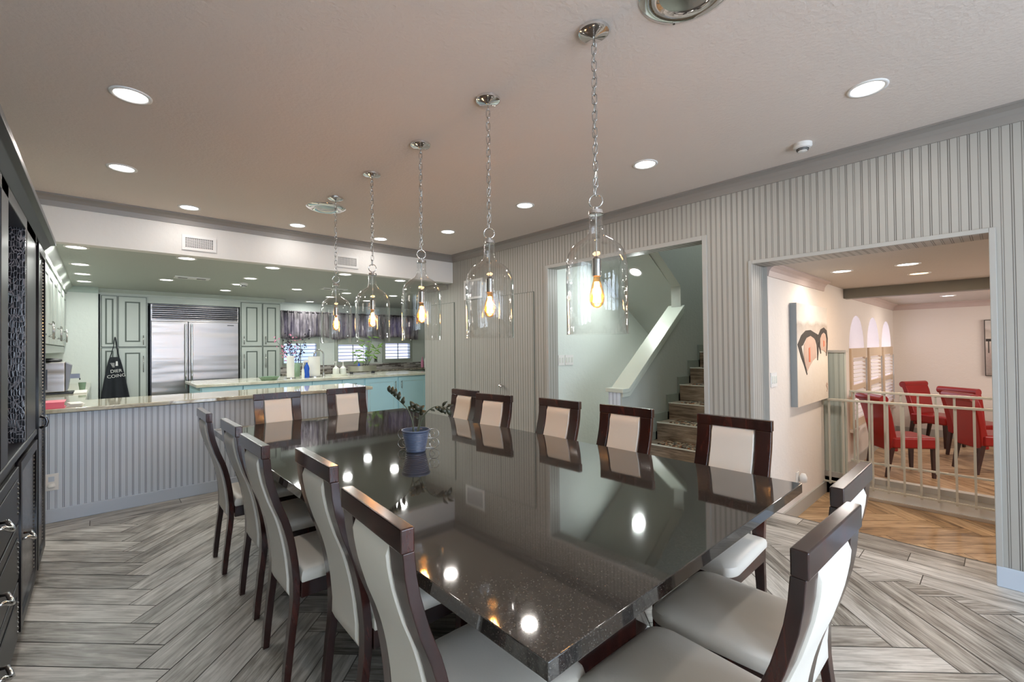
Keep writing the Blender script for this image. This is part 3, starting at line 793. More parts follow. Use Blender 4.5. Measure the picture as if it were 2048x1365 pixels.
# ------------------------------------------------------------------ dining chairs (local +x is the front)
def interp(tab, z):
    for (z0, v0), (z1, v1) in zip(tab, tab[1:]):
        if z0 <= z <= z1: return v0+(v1-v0)*(z-z0)/(z1-z0)
    return tab[0][1] if z < tab[0][0] else tab[-1][1]
PX = [(0, -.024), (.06, -.019), (.12, -.013), (.18, -.006), (.23, -.001), (.28, .006), (.34, .012), (.42, .013), (.50, .006), (.55, -.001), (.60, -.010), (.65, -.022), (.69, -.034), (.76, -.061), (.81, -.076), (.85, -.087), (.90, -.096), (.955, -.101), (1.01, -.105)]
PW = [(0, .036), (.2, .040), (.42, .052), (.6, .066), (.8, .072), (.955, .074)]
PO = [(0, .176), (.3, .184), (.6, .188), (.955, .190)]
def chair():
    R = thing('dining_chair', (0, 0, 0), 'x', 'chair', 'cream leather dining chairs around the granite table')
    zs = [z for z, _ in PX if z <= .955]
    for s in (-1, 1):
        rs = []
        for i, z in enumerate(zs):
            x = interp(PX, z); za, zb_ = max(0, z-.03), min(1.0, z+.03)
            sl_ = (interp(PX, zb_)-interp(PX, za))/(zb_-za)
            nrm = Vector((1, 0, -sl_)).normalized(); t = .0145 if z > .05 else .013
            o_, w_ = interp(PO, z), interp(PW, z)
            a, b = s*o_, s*(o_-w_)
            dx, dz = nrm.x*t, nrm.z*t
            if z == 0 or z == zs[-1]: dz = 0
            rs.append([(x-dx, a, z-dz), (x+dx, a, z+dz), (x+dx, b, z+dz), (x-dx, b, z-dz)])
        MB().rings(rs).build('rear_leg', mt['wood'], R, local=True, bevel=.0025)
        MB().rings([[(.395, s*.165-.02, .40), (.435, s*.165-.02, .40), (.435, s*.165+.02, .40), (.395, s*.165+.02, .40)],
                    [(.400, s*.165-.014, 0), (.430, s*.165-.014, 0), (.430, s*.165+.014, 0), (.400, s*.165+.014, 0)]]).build('front_leg', mt['wood'], R, local=True, bevel=.002)
    MB().box(-.121, -.088, -.193, .193, .955, 1.01).build('top_rail', mt['wood'], R, local=True, bevel=.004)
    def panel(off, z0, z1, nm, t):
        rs = []; n = 22
        for k in range(n+1):
            z = z0+(z1-z0)*k/n; x = interp(PX, z)+off; h = .112+.012*max(0, (.62-z)/.3)
            e = t*(.3 if k in (0, n) else 1)
            rs.append([(x-e, -h+.006, z), (x-e*.4, -h, z), (x+e*.4, -h, z), (x+e, -h+.006, z), (x+e, h-.006, z), (x+e*.4, h, z), (x-e*.4, h, z), (x-e, h-.006, z)])
        MB().rings(rs).build(nm, mt['cream'], R, local=True, smooth='auto')
    panel(-.002, .335, .953, 'backrest', .018)
    # seat: padded, rounded front corners
    def outline(e):
        x0, x1 = .028+e, .462-e; r_ = .075; P = []
        for sy in (-1, 1):
            seq = []
            hwr, hwf = .200-e, .214-e
            seq.append((x0, sy*hwr)); seq.append((x0+.12, sy*(hwr+.005))); seq.append((x0+.24, sy*(hwr+.010)))
            for k in range(9):
                a = PI/2*k/8; seq.append((x1-r_+r_*math.sin(a), sy*(hwf-r_*.6+r_*.6*math.cos(a))))
            seq.append((x1+.002, sy*.06))
            P.append(seq)
        return P[0]+P[1][::-1]
    B = MB(); rs = []
    for k_, z in ((.98, .414), (1, .420), (1.004, .440), (.985, .455), (.93, .465), (.82, .471), (.6, .475), (.3, .477), (.05, .477)):
        rs.append([(.245+(x-.245)*k_, y*k_, z) for x, y in outline(0)])
    B.rings(rs)
    B.build('seat', mt['cream'], R, local=True, smooth='auto')
    MB().box(.03, .445, -.188, -.168, .345, .416).box(.03, .445, .168, .188, .345, .416).box(.425, .445, -.168, .168, .345, .416).box(.02, .04, -.15, .15, .36, .416).build('seat_frame', mt['wood'], R, local=True, bevel=.002)
    return R
CH0 = chair()
base = 'cream leather dining chair with mahogany frame, '
spots = [(.597, 3.465, -.5, 'far end of the left side of the table'), (.622, 2.805, 0, 'second from the far end on the left side'), (.597, 2.205, 0, 'middle of the left side of the table'),
         (.680, 1.690, -1.5, 'second from the near end on the left side'), (.606, 1.060, -3.5, 'left side of the table, closest to the camera'),
         (2.40, .987, 180, 'near end of the right side of the table'), (2.37, 1.636, 180, 'right side of the table, before the stairs'), (2.36, 2.19, 180, 'middle of the right side, beside the stair opening'),
         (2.275, 2.812, 188, 'turned slightly, right side near the door knob'), (2.36, 3.335, 180, 'right side, farthest and half hidden by the plant'),
         (1.168, .365, 88, 'near end of the table, left of two'), (1.655, .415, 90, 'near end of the table, right of two'),
         (1.166, 4.27, -90, 'far end of the table, left of two'), (1.79, 4.27, -90, 'far end of the table, right of two')]
for i, (x, y, a, l) in enumerate(spots):
    o = CH0 if i == 0 else copy_tree(CH0)
    o.location = (x, y, 0); o.rotation_euler.z = math.radians(a)
    o['label'] = base+l

# ------------------------------------------------------------------ plant on the table
px_, py_ = 1.425, 2.437
pl = thing('potted_plant', (px_, py_, TZ), 'dark-leaved zz plant with arching stems in ribbed slate-blue pot', 'plant')
prof = [(.001, .002), (.056, .002), (.058, .006)]
n = 11
for k in range(n):
    z = .012+.108*k/n; r = .058+.022*(k/n)
    prof += [(r+.0018, z), (r+.0002, z+.006)]
prof += [(.083, .124), (.086, .128), (.086, .134), (.080, .134), (.074, .10), (.001, .10)]
MB().lathe(prof, (px_, py_, TZ), 40).build('pot', mt['pot'], pl, smooth='auto')
MB().lathe([(.001, .106), (.05, .104), (.075, .10)], (px_, py_, TZ), 24).build('soil', mt['soil'], pl, smooth=True)
def leaf(c, d, nrm, L, W_):
    d = Vector(d).normalized(); nrm = Vector(nrm); s_ = d.cross(nrm).normalized(); nn = s_.cross(d)
    c = Vector(c); vs = []
    for u, w_ in ((0, .05), (.15, .55), (.35, .95), (.55, 1), (.75, .75), (.9, .4), (1, .02)):
        vs.append((c+d*L*u-s_*W_*w_/2+nn*(.012*math.sin(PI*u)+.10*W_*w_), c+d*L*u+nn*.012*math.sin(PI*u), c+d*L*u+s_*W_*w_/2+nn*(.012*math.sin(PI*u)+.10*W_*w_)))
    return vs
R_ = Vector((math.cos(YAW), -math.sin(YAW), 0)); FW_ = Vector((math.sin(YAW), math.cos(YAW), 0)); U_ = Vector((0, 0, 1))
def frond(pts, leaves):
    P = [Vector((px_, py_, TZ))+R_*a+FW_*c+U_*b for a, b, c in pts]
    # smooth path
    path = []
    for i in range(len(P)-1):
        p0, p1, p2, p3 = P[max(i-1, 0)], P[i], P[i+1], P[min(i+2, len(P)-1)]
        for k in range(6):
            t = k/6
            path.append(.5*((2*p1)+(-p0+p2)*t+(2*p0-5*p1+4*p2-p3)*t*t+(-p0+3*p1-3*p2+p3)*t**3))
    path.append(P[-1])
    n_ = len(path)
    st_ = MB().tube(path, [.0048-.0032*i/n_ for i in range(n_)], 8).build('stem', mt['stem'], pl, smooth=True)
    for t, side, L, W_ in leaves:
        i = min(int(t*(n_-1)), n_-2); c = path[i]; tg = (path[i+1]-path[i]).normalized()
        sd = tg.cross(FW_).normalized()
        d = tg*.55+sd*side*.8+FW_*random.uniform(-.35, .35)
        B = MB(); vs = leaf(c, d, -FW_+Vector((0, 0, .5)), L, W_)
        V = [[B.b.verts.new(p) for p in r] for r in vs]
        for a, b in zip(V, V[1:]):
            for j in (0, 1): B.b.faces.new((a[j], a[j+1], b[j+1], b[j]))
        B.build('leaf', mt['leaf_dark'], st_, smooth=True, solid=.0012)
frond([(-.01, .10, 0), (-.02, .18, 0), (-.055, .26, .01), (-.13, .33, .02), (-.175, .365, .03)], [(.62, -1, .05, .026), (.7, -1, .055, .028), (.78, -1, .055, .028), (.86, -1, .05, .026), (.92, -1, .045, .024), (.99, -1, .04, .02)])
frond([(.01, .10, 0), (.03, .17, 0), (.07, .24, -.01), (.13, .275, -.02), (.20, .268, -.03)], [(.62, -1, .035, .014), (.72, -1, .04, .018), (.8, -1, .05, .026), (.88, -1, .05, .026), (.98, -1, .06, .026), (.9, 1, .05, .02), (.99, .4, .055, .02)])
frond([(.0, .10, .02), (.01, .17, .05), (.012, .24, .07)], [(.8, -1, .05, .03), (.85, 1, .055, .032), (.98, .3, .06, .034), (.98, -.5, .05, .028), (.6, 1, .04, .012)])
frond([(-.02, .10, .03), (-.03, .19, .06), (-.02, .26, .08)], [(.9, -1, .055, .02), (.98, .6, .055, .03), (.8, 1, .05, .03)])
pg = thing('wire_scroll_stand', (px_+.055, py_+.075, TZ), 'small scrolled wire stand standing behind the blue plant pot', 'stand')
for s, nm in ((-1, 'left'), (1, 'right')):
    for (cx2, cz, r) in ((.098, .093, .030), (.098, .035, .030)):
        c = Vector((px_, py_, TZ))+R_*s*cx2+FW_*.075+U_*cz
        MB().tube([c+(R_*math.cos(2*PI*k/20)+U_*math.sin(2*PI*k/20))*r for k in range(20)], .0018, 6, close=True).tube([c+(R_*math.cos(2*PI*k/16)+U_*math.sin(2*PI*k/16))*r*.5+R_*s*(-r*.4) for k in range(16)], .0014, 6, close=True).build('scroll', mt['nickel'], pg, smooth=True)
c = Vector((px_, py_, TZ))+FW_*.075
MB().tube([c-R_*.10+U_*.004, c+R_*.10+U_*.004], .0022, 6).tube([c-R_*.10+U_*.065, c+R_*.10+U_*.065], .0018, 6).tube([c-R_*.1+U_*.122, c+R_*.1+U_*.122], .0018, 6).build('crossbar', mt['nickel'], pg, smooth=True)

# ------------------------------------------------------------------ black hutch
hu = thing('display_hutch', (-.5, 3.0, 0), 'tall black lacquered hutch with embossed leather lining at the left edge', 'cabinet')
hx = -.28; H0, H1 = 1.75, 4.41
MB().box(-.70, hx-.012, H0, 3.89, .05, .905).build('base_carcass', mt['hutch'], hu, bevel=.004)
MB().box(-.70, hx+.004, H0, 3.89, .905, .94).build('worktop', mt['hutch'], hu, bevel=.006)
MB().box(-.70, hx-.02, H0, H1, .0, .06).build('plinth', mt['hutch'], hu)
MB().box(-.70, -.68, H0, 3.40, .94, 2.09).build('back_panel', mt['croc'], hu)
MB().box(-.68, hx-.002, 3.37, 3.42, .94, 2.03).build('side_lining', mt['croc'], hu)
MB().box(-.70, hx, 3.42, 3.86, .94, 2.09).build('side_stile', mt['hutch'], hu, bevel=.004)
MB().box(-.70, hx-.01, 3.89, H1, .06, 2.09).build('end_tower', mt['hutch'], hu, bevel=.004)
MB().box(-.70, hx, 2.60, 2.78, .94, 2.09).box(-.70, hx, 3.42, 3.89, 2.03, 2.09).box(-.70, hx, H0, 3.42, 2.03, 2.09).build('front_stile', mt['hutch'], hu, bevel=.004)
MB().prism([(-.70, 2.09), (hx, 2.09), (hx+.03, 2.125), (hx+.055, 2.13), (hx+.055, 2.16), (-.70, 2.16)], 'y', H0, H1+.02).build('cornice', mt['hutch'], hu, bevel=.003)
MB().box(-.68, hx-.04, 2.78, 3.37, 1.672, 1.682).build('glass_shelf', mt['shelf_glass'], hu)
def studs(B, y0, y1, z0, z1, x, st_=.022, sides='LR'):
    z = z0
    while z <= z1+.001:
        for y in ([y0] if 'L' in sides else [])+([y1] if 'R' in sides else []):
            B.lathe([(.0075, 0), (.006, .003), (.0001, .006)], (0, 0, 0), 8) if 0 else B.hexa([(x, y-.005, z-.006), (x+.005, y-.002, z-.003), (x+.005, y+.002, z-.003), (x, y+.005, z-.006), (x, y-.005, z+.006), (x+.005, y-.002, z+.003), (x+.005, y+.002, z+.003), (x, y+.005, z+.006)])
        z += st_
# tower door, base doors and drawers
def hdoor(y0, y1, z0, z1, name='door', mat='hutch'):
    fr = .05
    d = holes(name, rect(y0, y1, z0, z1), [rect(y0+fr, y1-fr, z0+fr, z1-fr)], 'x', hx-.012, .02, mt['hutch'], hu)
    MB().box(hx-.012, hx-.002, y0+fr, y1-fr, z0+fr, z1-fr).build('panel', mt['croc'], d)
    B = MB(); studs(B, y0+fr+.02, y1-fr-.02, z0+fr+.02, z1-fr-.02, hx-.003)
    y = y0+fr+.04
    B.build('nailhead_trim', mt['nickel'], d)
    return d
td = hdoor(3.92, 4.39, .09, 2.06)
B = MB().tube([(hx+.008, 4.0, .93), (hx+.035, 4.0, .94), (hx+.04, 4.0, .965), (hx+.035, 4.0, .99), (hx+.008, 4.0, 1.0)], .008, 8); B.build('handle', mt['steel_dark'], td, smooth=True)
bd = hdoor(3.12, 3.86, .09, .88)
def pull(y, z, parent, w_=.07):
    MB().tube([(hx+.006, y-w_, z+.012), (hx+.03, y-w_*.8, z+.016), (hx+.042, y-w_*.3, z), (hx+.045, y, z-.006), (hx+.042, y+w_*.3, z), (hx+.03, y+w_*.8, z+.016), (hx+.006, y+w_, z+.012)], [.006, .008, .009, .010, .009, .008, .006], 8).build('handle', mt['chrome'], parent, smooth=True)
pull(3.2, .5, bd, .05)
for k in range(3):
    z0 = .09+k*.265
    dr = MB().box(hx-.012, hx+.004, 2.25, 3.08, z0, z0+.25).build('drawer', mt['hutch'], hu, bevel=.004)
    MB().box(hx+.004, hx+.008, 2.31, 3.02, z0+.045, z0+.205).build('panel', mt['hutch'], dr, bevel=.002)
    B = MB(); studs(B, 2.34, 2.99, z0+.055, z0+.20, hx+.008); B.build('nailhead_trim', mt['nickel'], dr)
    pull(2.44, z0+.14, dr, .05)

# ------------------------------------------------------------------ bar
struct(MB().box(XL, 2.42, 5.27, 5.42, 0, .885).build('wall_bar', mt['bead_bar']))
bt = MB().box(XL, 2.46, 5.215, 5.98, .893, .928).build('bar_countertop', mt['bar_top'], bevel=.006)
tag(bt, 'long beige granite bar top separating dining room and kitchen', 'countertop')
bb = thing('bar_base_cabinet', (.9, 5.7, 0), 'pale base cabinet under the bar top facing the kitchen', 'cabinet')
MB().box(XL, 2.38, 5.421, 5.90, 0, .892).build('body', mt['sage'], bb)
for k in range(5): MB().box(XL+.06+k*.62, XL+.62+k*.62, 5.90, 5.92, .1, .86).build('door', mt['sage'], bb, bevel=.003)
ou = thing('wall_outlet', (-.292, 5.27, .33), 'white wall outlet with a plug-in cover on the beadboard bar', 'outlet')
MB().box(-.335, -.25, 5.263, 5.2695, .262, .398).build('cover_plate', mt['white'], ou, bevel=.002)
MB().box(-.310, -.275, 5.260, 5.263, .335, .375).build('socket', mt['base'], ou); MB().lathe([(.001, .0), (.02, .0), (.026, .008), (.02, .03), (.001, .032)], (-.292, 5.252, .288), 16).build('night_light', mt['white'], ou, smooth=True)
bn = thing('pink_binder', (-.21, 5.38, .928), 'flat pink binder lying on the left end of the bar', 'binder')
MB().box(-.62, -.215, 5.25, 5.50, .928, .931).box(-.62, -.215, 5.25, 5.50, .977, .980).box(-.62, -.615, 5.25, 5.50, .931, .977).box(-.615, -.217, 5.25, 5.254, .931, .977).build('cover', mt['pink'], bn, bevel=.001)
pa = MB()
for k in range(6):
    a = .12*k-.3; c0 = Vector((-.155, 5.40, .929+.0045*k))
    ux, uy = Vector((math.cos(a*.5), math.sin(a*.5), 0)), Vector((-math.sin(a*.5), math.cos(a*.5), 0))
    p = [c0-ux*.042-uy*.11, c0+ux*.042-uy*.11, c0+ux*.042+uy*.11, c0-ux*.042+uy*.11]
    pa.hexa([tuple(v) for v in p]+[tuple(v+Vector((0, 0, .0025))) for v in p])
tag(pa.build('paper_stack', mt['paper']), 'loose stack of white papers beside the pink binder', 'papers')

# ------------------------------------------------------------------ kitchen
def door_face(y_or_x, plane, u0, u1, z0, z1, mat, line, parent, name='cabinet_door', handle=None, hl=.11, t=.02):
    """framed door; plane 'y' faces -y at y_or_x, plane 'x' faces +x at y_or_x"""
    fr = min(.075, (u1-u0)*.22); s = -1 if plane == 'y' else 1
    def bx(B, a, b, c, d, t0, t1):
        q0, q1 = sorted((y_or_x+s*t0, y_or_x+s*t1))
        if plane == 'y': B.box(a, b, q0, q1, c, d)
        else: B.box(q0, q1, a, b, c, d)
        return B
    B = MB()
    bx(B, u0, u0+fr, z0, z1, 0, t); bx(B, u1-fr, u1, z0, z1, 0, t); bx(B, u0+fr, u1-fr, z0, z0+fr, 0, t); bx(B, u0+fr, u1-fr, z1-fr, z1, 0, t)
    g = .02
    bx(B, u0+fr+g, u1-fr-g, z0+fr+g, z1-fr-g, 0, t*.8)
    o = B.build(name, mat, parent)
    B = MB(); bx(B, u0+fr, u1-fr, z0+fr, z1-fr, 0, t*.45)
    if line is mt['glaze']: bx(B, u0-.009, u1+.009, z0-.009, z1+.009, 0, .003)
    B.build('glazed_groove', line, o)
    if handle:
        hu_, hz = handle
        p0 = Vector((hu_, y_or_x+s*t, hz)) if plane == 'y' else Vector((y_or_x+s*t, hu_, hz))
        nrm = Vector((0, s, 0)) if plane == 'y' else Vector((s, 0, 0))
        up_ = Vector((0, 0, 1))
        MB().tube([p0+nrm*.03-up_*hl, p0+nrm*.03+up_*hl], .006, 8).tube([p0-up_*hl*.7, p0+nrm*.03-up_*hl*.7], .005, 6).tube([p0+up_*hl*.7, p0+nrm*.03+up_*hl*.7], .005, 6).build('handle', mt['nickel'], o, smooth=True)
    return o
YT = 9.30
def pantry(x0, x1, xm, label, hand):
    p = thing('tall_pantry_cabinet', ((x0+x1)/2, 9.55, 0), label, 'cabinet', 'tall pantry cabinets beside the refrigerator')
    MB().box(x0, x1, YT+.001, 9.848, 0, 2.262).build('body', mt['sage'], p)
    for a, b, hh in ((x0+.02, xm-.012, hand[0]), (xm+.012, x1-.02, hand[1])):
        for z0, z1, up_ in ((1.46, 2.24, False), (.12, 1.435, True)):
            hz = (1.56 if not up_ else 1.18)
            hu_ = None if hh is None else (a+.035 if hh == 'L' else b-.035)
            door_face(YT, 'y', a, b, z0, z1, mt['sage'], mt['glaze'], p, handle=(hu_, hz) if hu_ else None, hl=.075 if not up_ else .13)
    return p
pantry(.0, .565, .203, 'tall sage green pantry cabinet left of the refrigerator, apron on it', (None, 'R'))
pantry(1.865, 2.535, 2.225, 'tall sage green pantry cabinet right of the refrigerator', ('L', 'L'))
g_ = tag(MB().box(-.02, 2.56, YT-.02, YT, 2.262, 2.29).prism([(YT, 2.29), (YT-.03, 2.29), (YT-.085, 2.335), (YT-.085, ZK-.001), (YT, ZK-.001)], 'x', -.02, 2.60).box(.567, 1.863, YT-.002, YT+.02, 2.16, 2.262).build('cabinet_crown', mt['sage']), 'sage crown moulding running over pantry cabinets and refrigerator', 'moulding')
fr_ = thing('refrigerator', (1.22, 9.55, 0), 'wide built-in stainless steel refrigerator with louvred top grille', 'refrigerator')
MB().box(.60, 1.84, YT+.01, 9.848, .02, 2.15).build('body', mt['steel_dark'], fr_)
dl = MB().box(.608, 1.092, YT-.035, YT+.01, .10, 1.872).build('door', mt['steel'], fr_, bevel=.006)
dr = MB().box(1.10, 1.832, YT-.035, YT+.01, .10, 1.872).build('door', mt['steel'], fr_, bevel=.006)
for d_, x in ((dl, 1.055), (dr, 1.14)):
    MB().tube([(x, YT-.085, .75), (x, YT-.085, 1.83)], .013, 12).tube([(x, YT-.035, .80), (x, YT-.085, .80)], .009, 8).tube([(x, YT-.035, 1.78), (x, YT-.085, 1.78)], .009, 8).build('handle', mt['chrome'], d_, smooth='auto')
MB().box(1.66, 1.76, YT-.0375, YT-.035, 1.815, 1.828).build('badge', mt['black'], dr)
gr_ = MB().box(.608, .62, YT-.02, YT+.01, 1.89, 2.145).box(1.82, 1.832, YT-.02, YT+.01, 1.89, 2.145).box(.608, 1.832, YT-.03, YT+.01, 1.876, 1.895).build('grille', mt['steel'], fr_)
for k in range(7):
    z = 1.915+k*.034
    MB().hexa([(.62, YT-.028, z-.004), (1.82, YT-.028, z-.004), (1.82, YT-.004, z+.014), (.62, YT-.004, z+.014), (.62, YT-.028, z+.002), (1.82, YT-.028, z+.002), (1.82, YT-.004, z+.020), (.62, YT-.004, z+.020)]).build('louvre', mt['steel'], gr_)
# apron hanging on the pantry
ap = thing('apron', (.16, 9.25, 1.6), 'dark apron with white lettering hanging on the left pantry cabinet', 'apron')
def aw(u, v):
    z = 1.30-.72*v; hw_ = .055+.125*v**.8
    x = .165+(u*2-1)*hw_+.01*v
    y = 9.225-.016*math.sin(u*PI*4.5)*(.3+v)-.018
    return (x, y, z)
MB().grid(aw, 36, 14).build('cloth', mt['apron'], ap, smooth=True, solid=.004)
MB().tube([(.115, 9.21, 1.30), (.15, 9.225, 1.45), (.168, 9.245, 1.605)], .006, 6).tube([(.213, 9.21, 1.30), (.195, 9.22, 1.42), (.172, 9.245, 1.605)], .009, 6).build('neck_strap', mt['apron'], ap, smooth=True)
MB().tube([(.17, YT-.02, 1.60), (.17, YT-.06, 1.60), (.17, YT-.065, 1.615)], .004, 6).build('hook', mt['nickel'], ap, smooth=True)
def text(s, size, loc, rot, mat, parent, name, ext=.0008):
    cu = bpy.data.curves.new(name, 'FONT'); cu.body = s; cu.size = size; cu.extrude = ext; cu.align_x = 'CENTER'
    tmp = bpy.data.objects.new('tmp', cu); COL.objects.link(tmp); dg = bpy.context.evaluated_depsgraph_get()
    me = bpy.data.meshes.new_from_object(tmp.evaluated_get(dg)); bpy.data.objects.remove(tmp); me.name = name
    me.materials.clear(); me.materials.append(mat)
    from mathutils import Euler
    me.transform(Euler(rot).to_matrix().to_4x4()); me.transform(Matrix.Translation(Vector(loc)))
    o = bpy.data.objects.new(name, me); COL.objects.link(o)
    off = Vector((0, 0, 0)); p = parent
    while p is not None: off += p.location; p = p.parent
    me.transform(Matrix.Translation(-off)); o.parent = parent
    return o
text('DIER', .066, (.185, 9.185, 1.065), (PI/2, -.10, 0), mt['print'], ap, 'lettering')
text('COING', .066, (.188, 9.183, .99), (PI/2, -.12, 0), mt['print'], ap, 'lettering')
B = MB()
for k in range(4): B.box(.115+.008*k, .165, 9.1865, 9.188, 1.20-.018*k, 1.208-.018*k)
B.prism([(.175, 1.165), (.205, 1.165), (.20, 1.235), (.18, 1.235)], 'y', 9.1865, 9.188)
B.build('printed_emblem', mt['print'], ap)

# left wall run: base cabinets with counter, wall cabinets
lb = thing('base_cabinet_run', (-.5, 7.5, 0), 'sage base cabinets with granite top along the left kitchen wall', 'cabinet')
MB().box(XL+.004, -.14, 5.99, 9.14, 0, .885).build('body', mt['sage'], lb)
for k in range(4): door_face(-.14, 'x', 6.05+k*.77, 6.75+k*.77, .12, .86, mt['sage'], mt['glaze'], lb)
tag(MB().box(XL, -.10, 5.985, 9.148, .8855, .925).build('side_countertop', mt['bar_top'], bevel=.005), 'green-beige granite counter under the coffee machine on the left', 'countertop')
lu = thing('wall_cabinet_run', (-.5, 7.3, 1.4), 'sage wall cabinets with bar handles above the left counter', 'cabinet')
MB().box(XL, -.38, 5.56, 9.14, 1.38, 2.23).build('body', mt['sage'], lu)
for k in range(6):
    a = 5.60+k*.59; door_face(-.38, 'x', a, a+.56, 1.47, 2.2, mt['sage'], mt['glaze'], lu, handle=(a+(.06 if k % 2 else .50), 1.60), hl=.085)
MB().prism([(-.38, 2.23), (-.355, 2.23), (-.35, 2.27), (-.30, 2.33), (-.29, ZK-.001), (-.38, ZK-.001)], 'y', 5.56, 9.14).build('crown_moulding', mt['sage'], lu)
# coffee machine
cx_, cy_ = -.40, 7.15
cm = thing('coffee_machine', (cx_, cy_, .925), 'silver automatic coffee machine on the left kitchen counter', 'coffee machine')
MB().box(cx_-.24, cx_+.12, cy_-.15, cy_+.15, .945, 1.28).build('body', mt['steel'], cm, bevel=.015)
MB().box(cx_-.2, cx_+.18, cy_-.15, cy_+.15, .925, .945).build('drip_tray', mt['black'], cm, bevel=.004)
MB().rings([[(cx_+.121, cy_-.14, 1.27), (cx_+.121, cy_+.14, 1.27), (cx_+.121, cy_+.14, .95), (cx_+.121, cy_-.14, .95)], [(cx_+.165, cy_-.12, 1.24), (cx_+.165, cy_+.12, 1.24), (cx_+.135, cy_+.12, .97), (cx_+.135, cy_-.12, .97)]]).build('front_panel', plain('grey_plastic', srgb(130, 132, 144), .3), cm)
MB().box(cx_+.15, cx_+.23, cy_-.03, cy_+.03, 1.09, 1.14).tube([(cx_+.23, cy_-.02, 1.09), (cx_+.23, cy_-.02, 1.07)], .006).build('spout', mt['steel_dark'], cm)
MB().box(cx_-.10, cx_-.02, cy_-.158, cy_-.15, .98, 1.20).build('water_tank', plain('smoked_tank', srgb(120, 126, 140), .1, .6), cm)
MB().lathe([(.10, 0), (.12, .01), (.115, .028), (.08, .04), (.001, .042)], (cx_-.03, cy_, 1.28), 20).build('bean_lid', mt['black'], cm, smooth='auto')
tr = thing('steel_cup', (-.16, 7.6, .925), 'small glass cup beyond the coffee machine', 'cup')
MB().lathe([(.001, .001), (.026, .001), (.036, .09), (.033, .09), (.024, .006), (.001, .005)], (-.16, 7.6, .925), 20).build('bowl', mt['greenglass'], tr, smooth='auto')
tag(MB().box(-.215, -.11, 6.9, 7.35, .9255, .94).build('white_tray', mt['paper'], bevel=.003), 'white tray in front of the coffee machine spout', 'tray')

# island
IX0, IX1, IY0, IY1 = .98, 4.66, 7.40, 8.45
isl = thing('kitchen_island', (2.8, 7.9, 0), 'long aqua blue kitchen island with drawers and panelled doors', 'cabinet')
MB().box(IX0+.03, IX1-.03, IY0+.03, IY1-.03, 0, .882).build('body', mt['aqua'], isl)
MB().box(IX0+.02, IX1-.02, IY0+.02, IY1-.02, 0, .08).build('kick_board', mt['aqua_line'], isl)
edges = [1.02, 1.52, 2.0, 2.48, 2.96, 3.34]
for a, b in zip(edges, edges[1:]):
    d_ = MB().box(a+.006, b-.006, IY0+.008, IY0+.03, .72, .875).build('drawer', mt['aqua'], isl, bevel=.003)
    MB().tube([((a+b)/2-.05, IY0-.018, .80), ((a+b)/2+.05, IY0-.018, .80)], .005, 6).tube([((a+b)/2-.04, IY0+.008, .80), ((a+b)/2-.04, IY0-.018, .80)], .004, 6).tube([((a+b)/2+.04, IY0+.008, .80), ((a+b)/2+.04, IY0-.018, .80)], .004, 6).build('handle', mt['nickel'], d_, smooth=True)
    door_face(IY0+.03, 'y', a+.006, b-.006, .09, .70, mt['aqua'], mt['aqua_line'], isl, handle=(b-.05, .58), hl=.06)
door_face(IY0+.03, 'y', 3.36, 3.97, .09, .87, mt['aqua'], mt['aqua_line'], isl, handle=(3.92, .73), hl=.07)
door_face(IY0+.03, 'y', 3.99, 4.60, .09, .87, mt['aqua'], mt['aqua_line'], isl, handle=(4.04, .73), hl=.07)
tag(MB().box(IX0-.02, IX1+.03, IY0-.03, IY1+.02, .883, .922).build('island_countertop', mt['island_top'], bevel=.005), 'pale quartz worktop of the aqua kitchen island', 'countertop')

# back counter, tiles, windows, valances
bc = thing('back_base_cabinet', (4.4, 9.55, 0), 'grey-green base cabinets under the sink windows', 'cabinet')
MB().box(2.545, 6.28, 9.25, 9.848, 0, .885).build('body', mt['sage'], bc)
for k in range(5): door_face(9.25, 'y', 2.62+k*.62, 3.2+k*.62, .12, .86, mt['sage'], mt['glaze'], bc)
tag(MB().box(2.54, 6.29, 9.20, 9.848, .8855, .925).box(5.60, 6.29, 7.6, 9.20, .8855, .925).build('back_countertop', mt['dark_top'], bevel=.004), 'dark veined marble counter below the kitchen windows', 'countertop')
struct(MB().box(2.545, 6.3, YK-.012, YK, .925, 1.04).build('trim_mosaic_splashback', mt['mosaic']))
rc = thing('right_base_cabinet', (5.9, 8.4, 0), 'cream base cabinet with built-in oven at the far right of the kitchen', 'cabinet')
MB().box(5.64, 6.28, 7.62, 9.19, 0, .885).build('body', plain('cream_cabinet', srgb(214, 210, 196), .4), rc)
MB().box(5.61, 5.64, 7.68, 8.18, .12, .86).build('oven_door', mt['steel'], rc, bevel=.004)
MB().box(5.605, 5.61, 7.72, 8.14, .2, .6).build('oven_window', mt['black'], rc)
SHT = plain('kitchen_shutter_paint', srgb(178, 184, 172), .45)
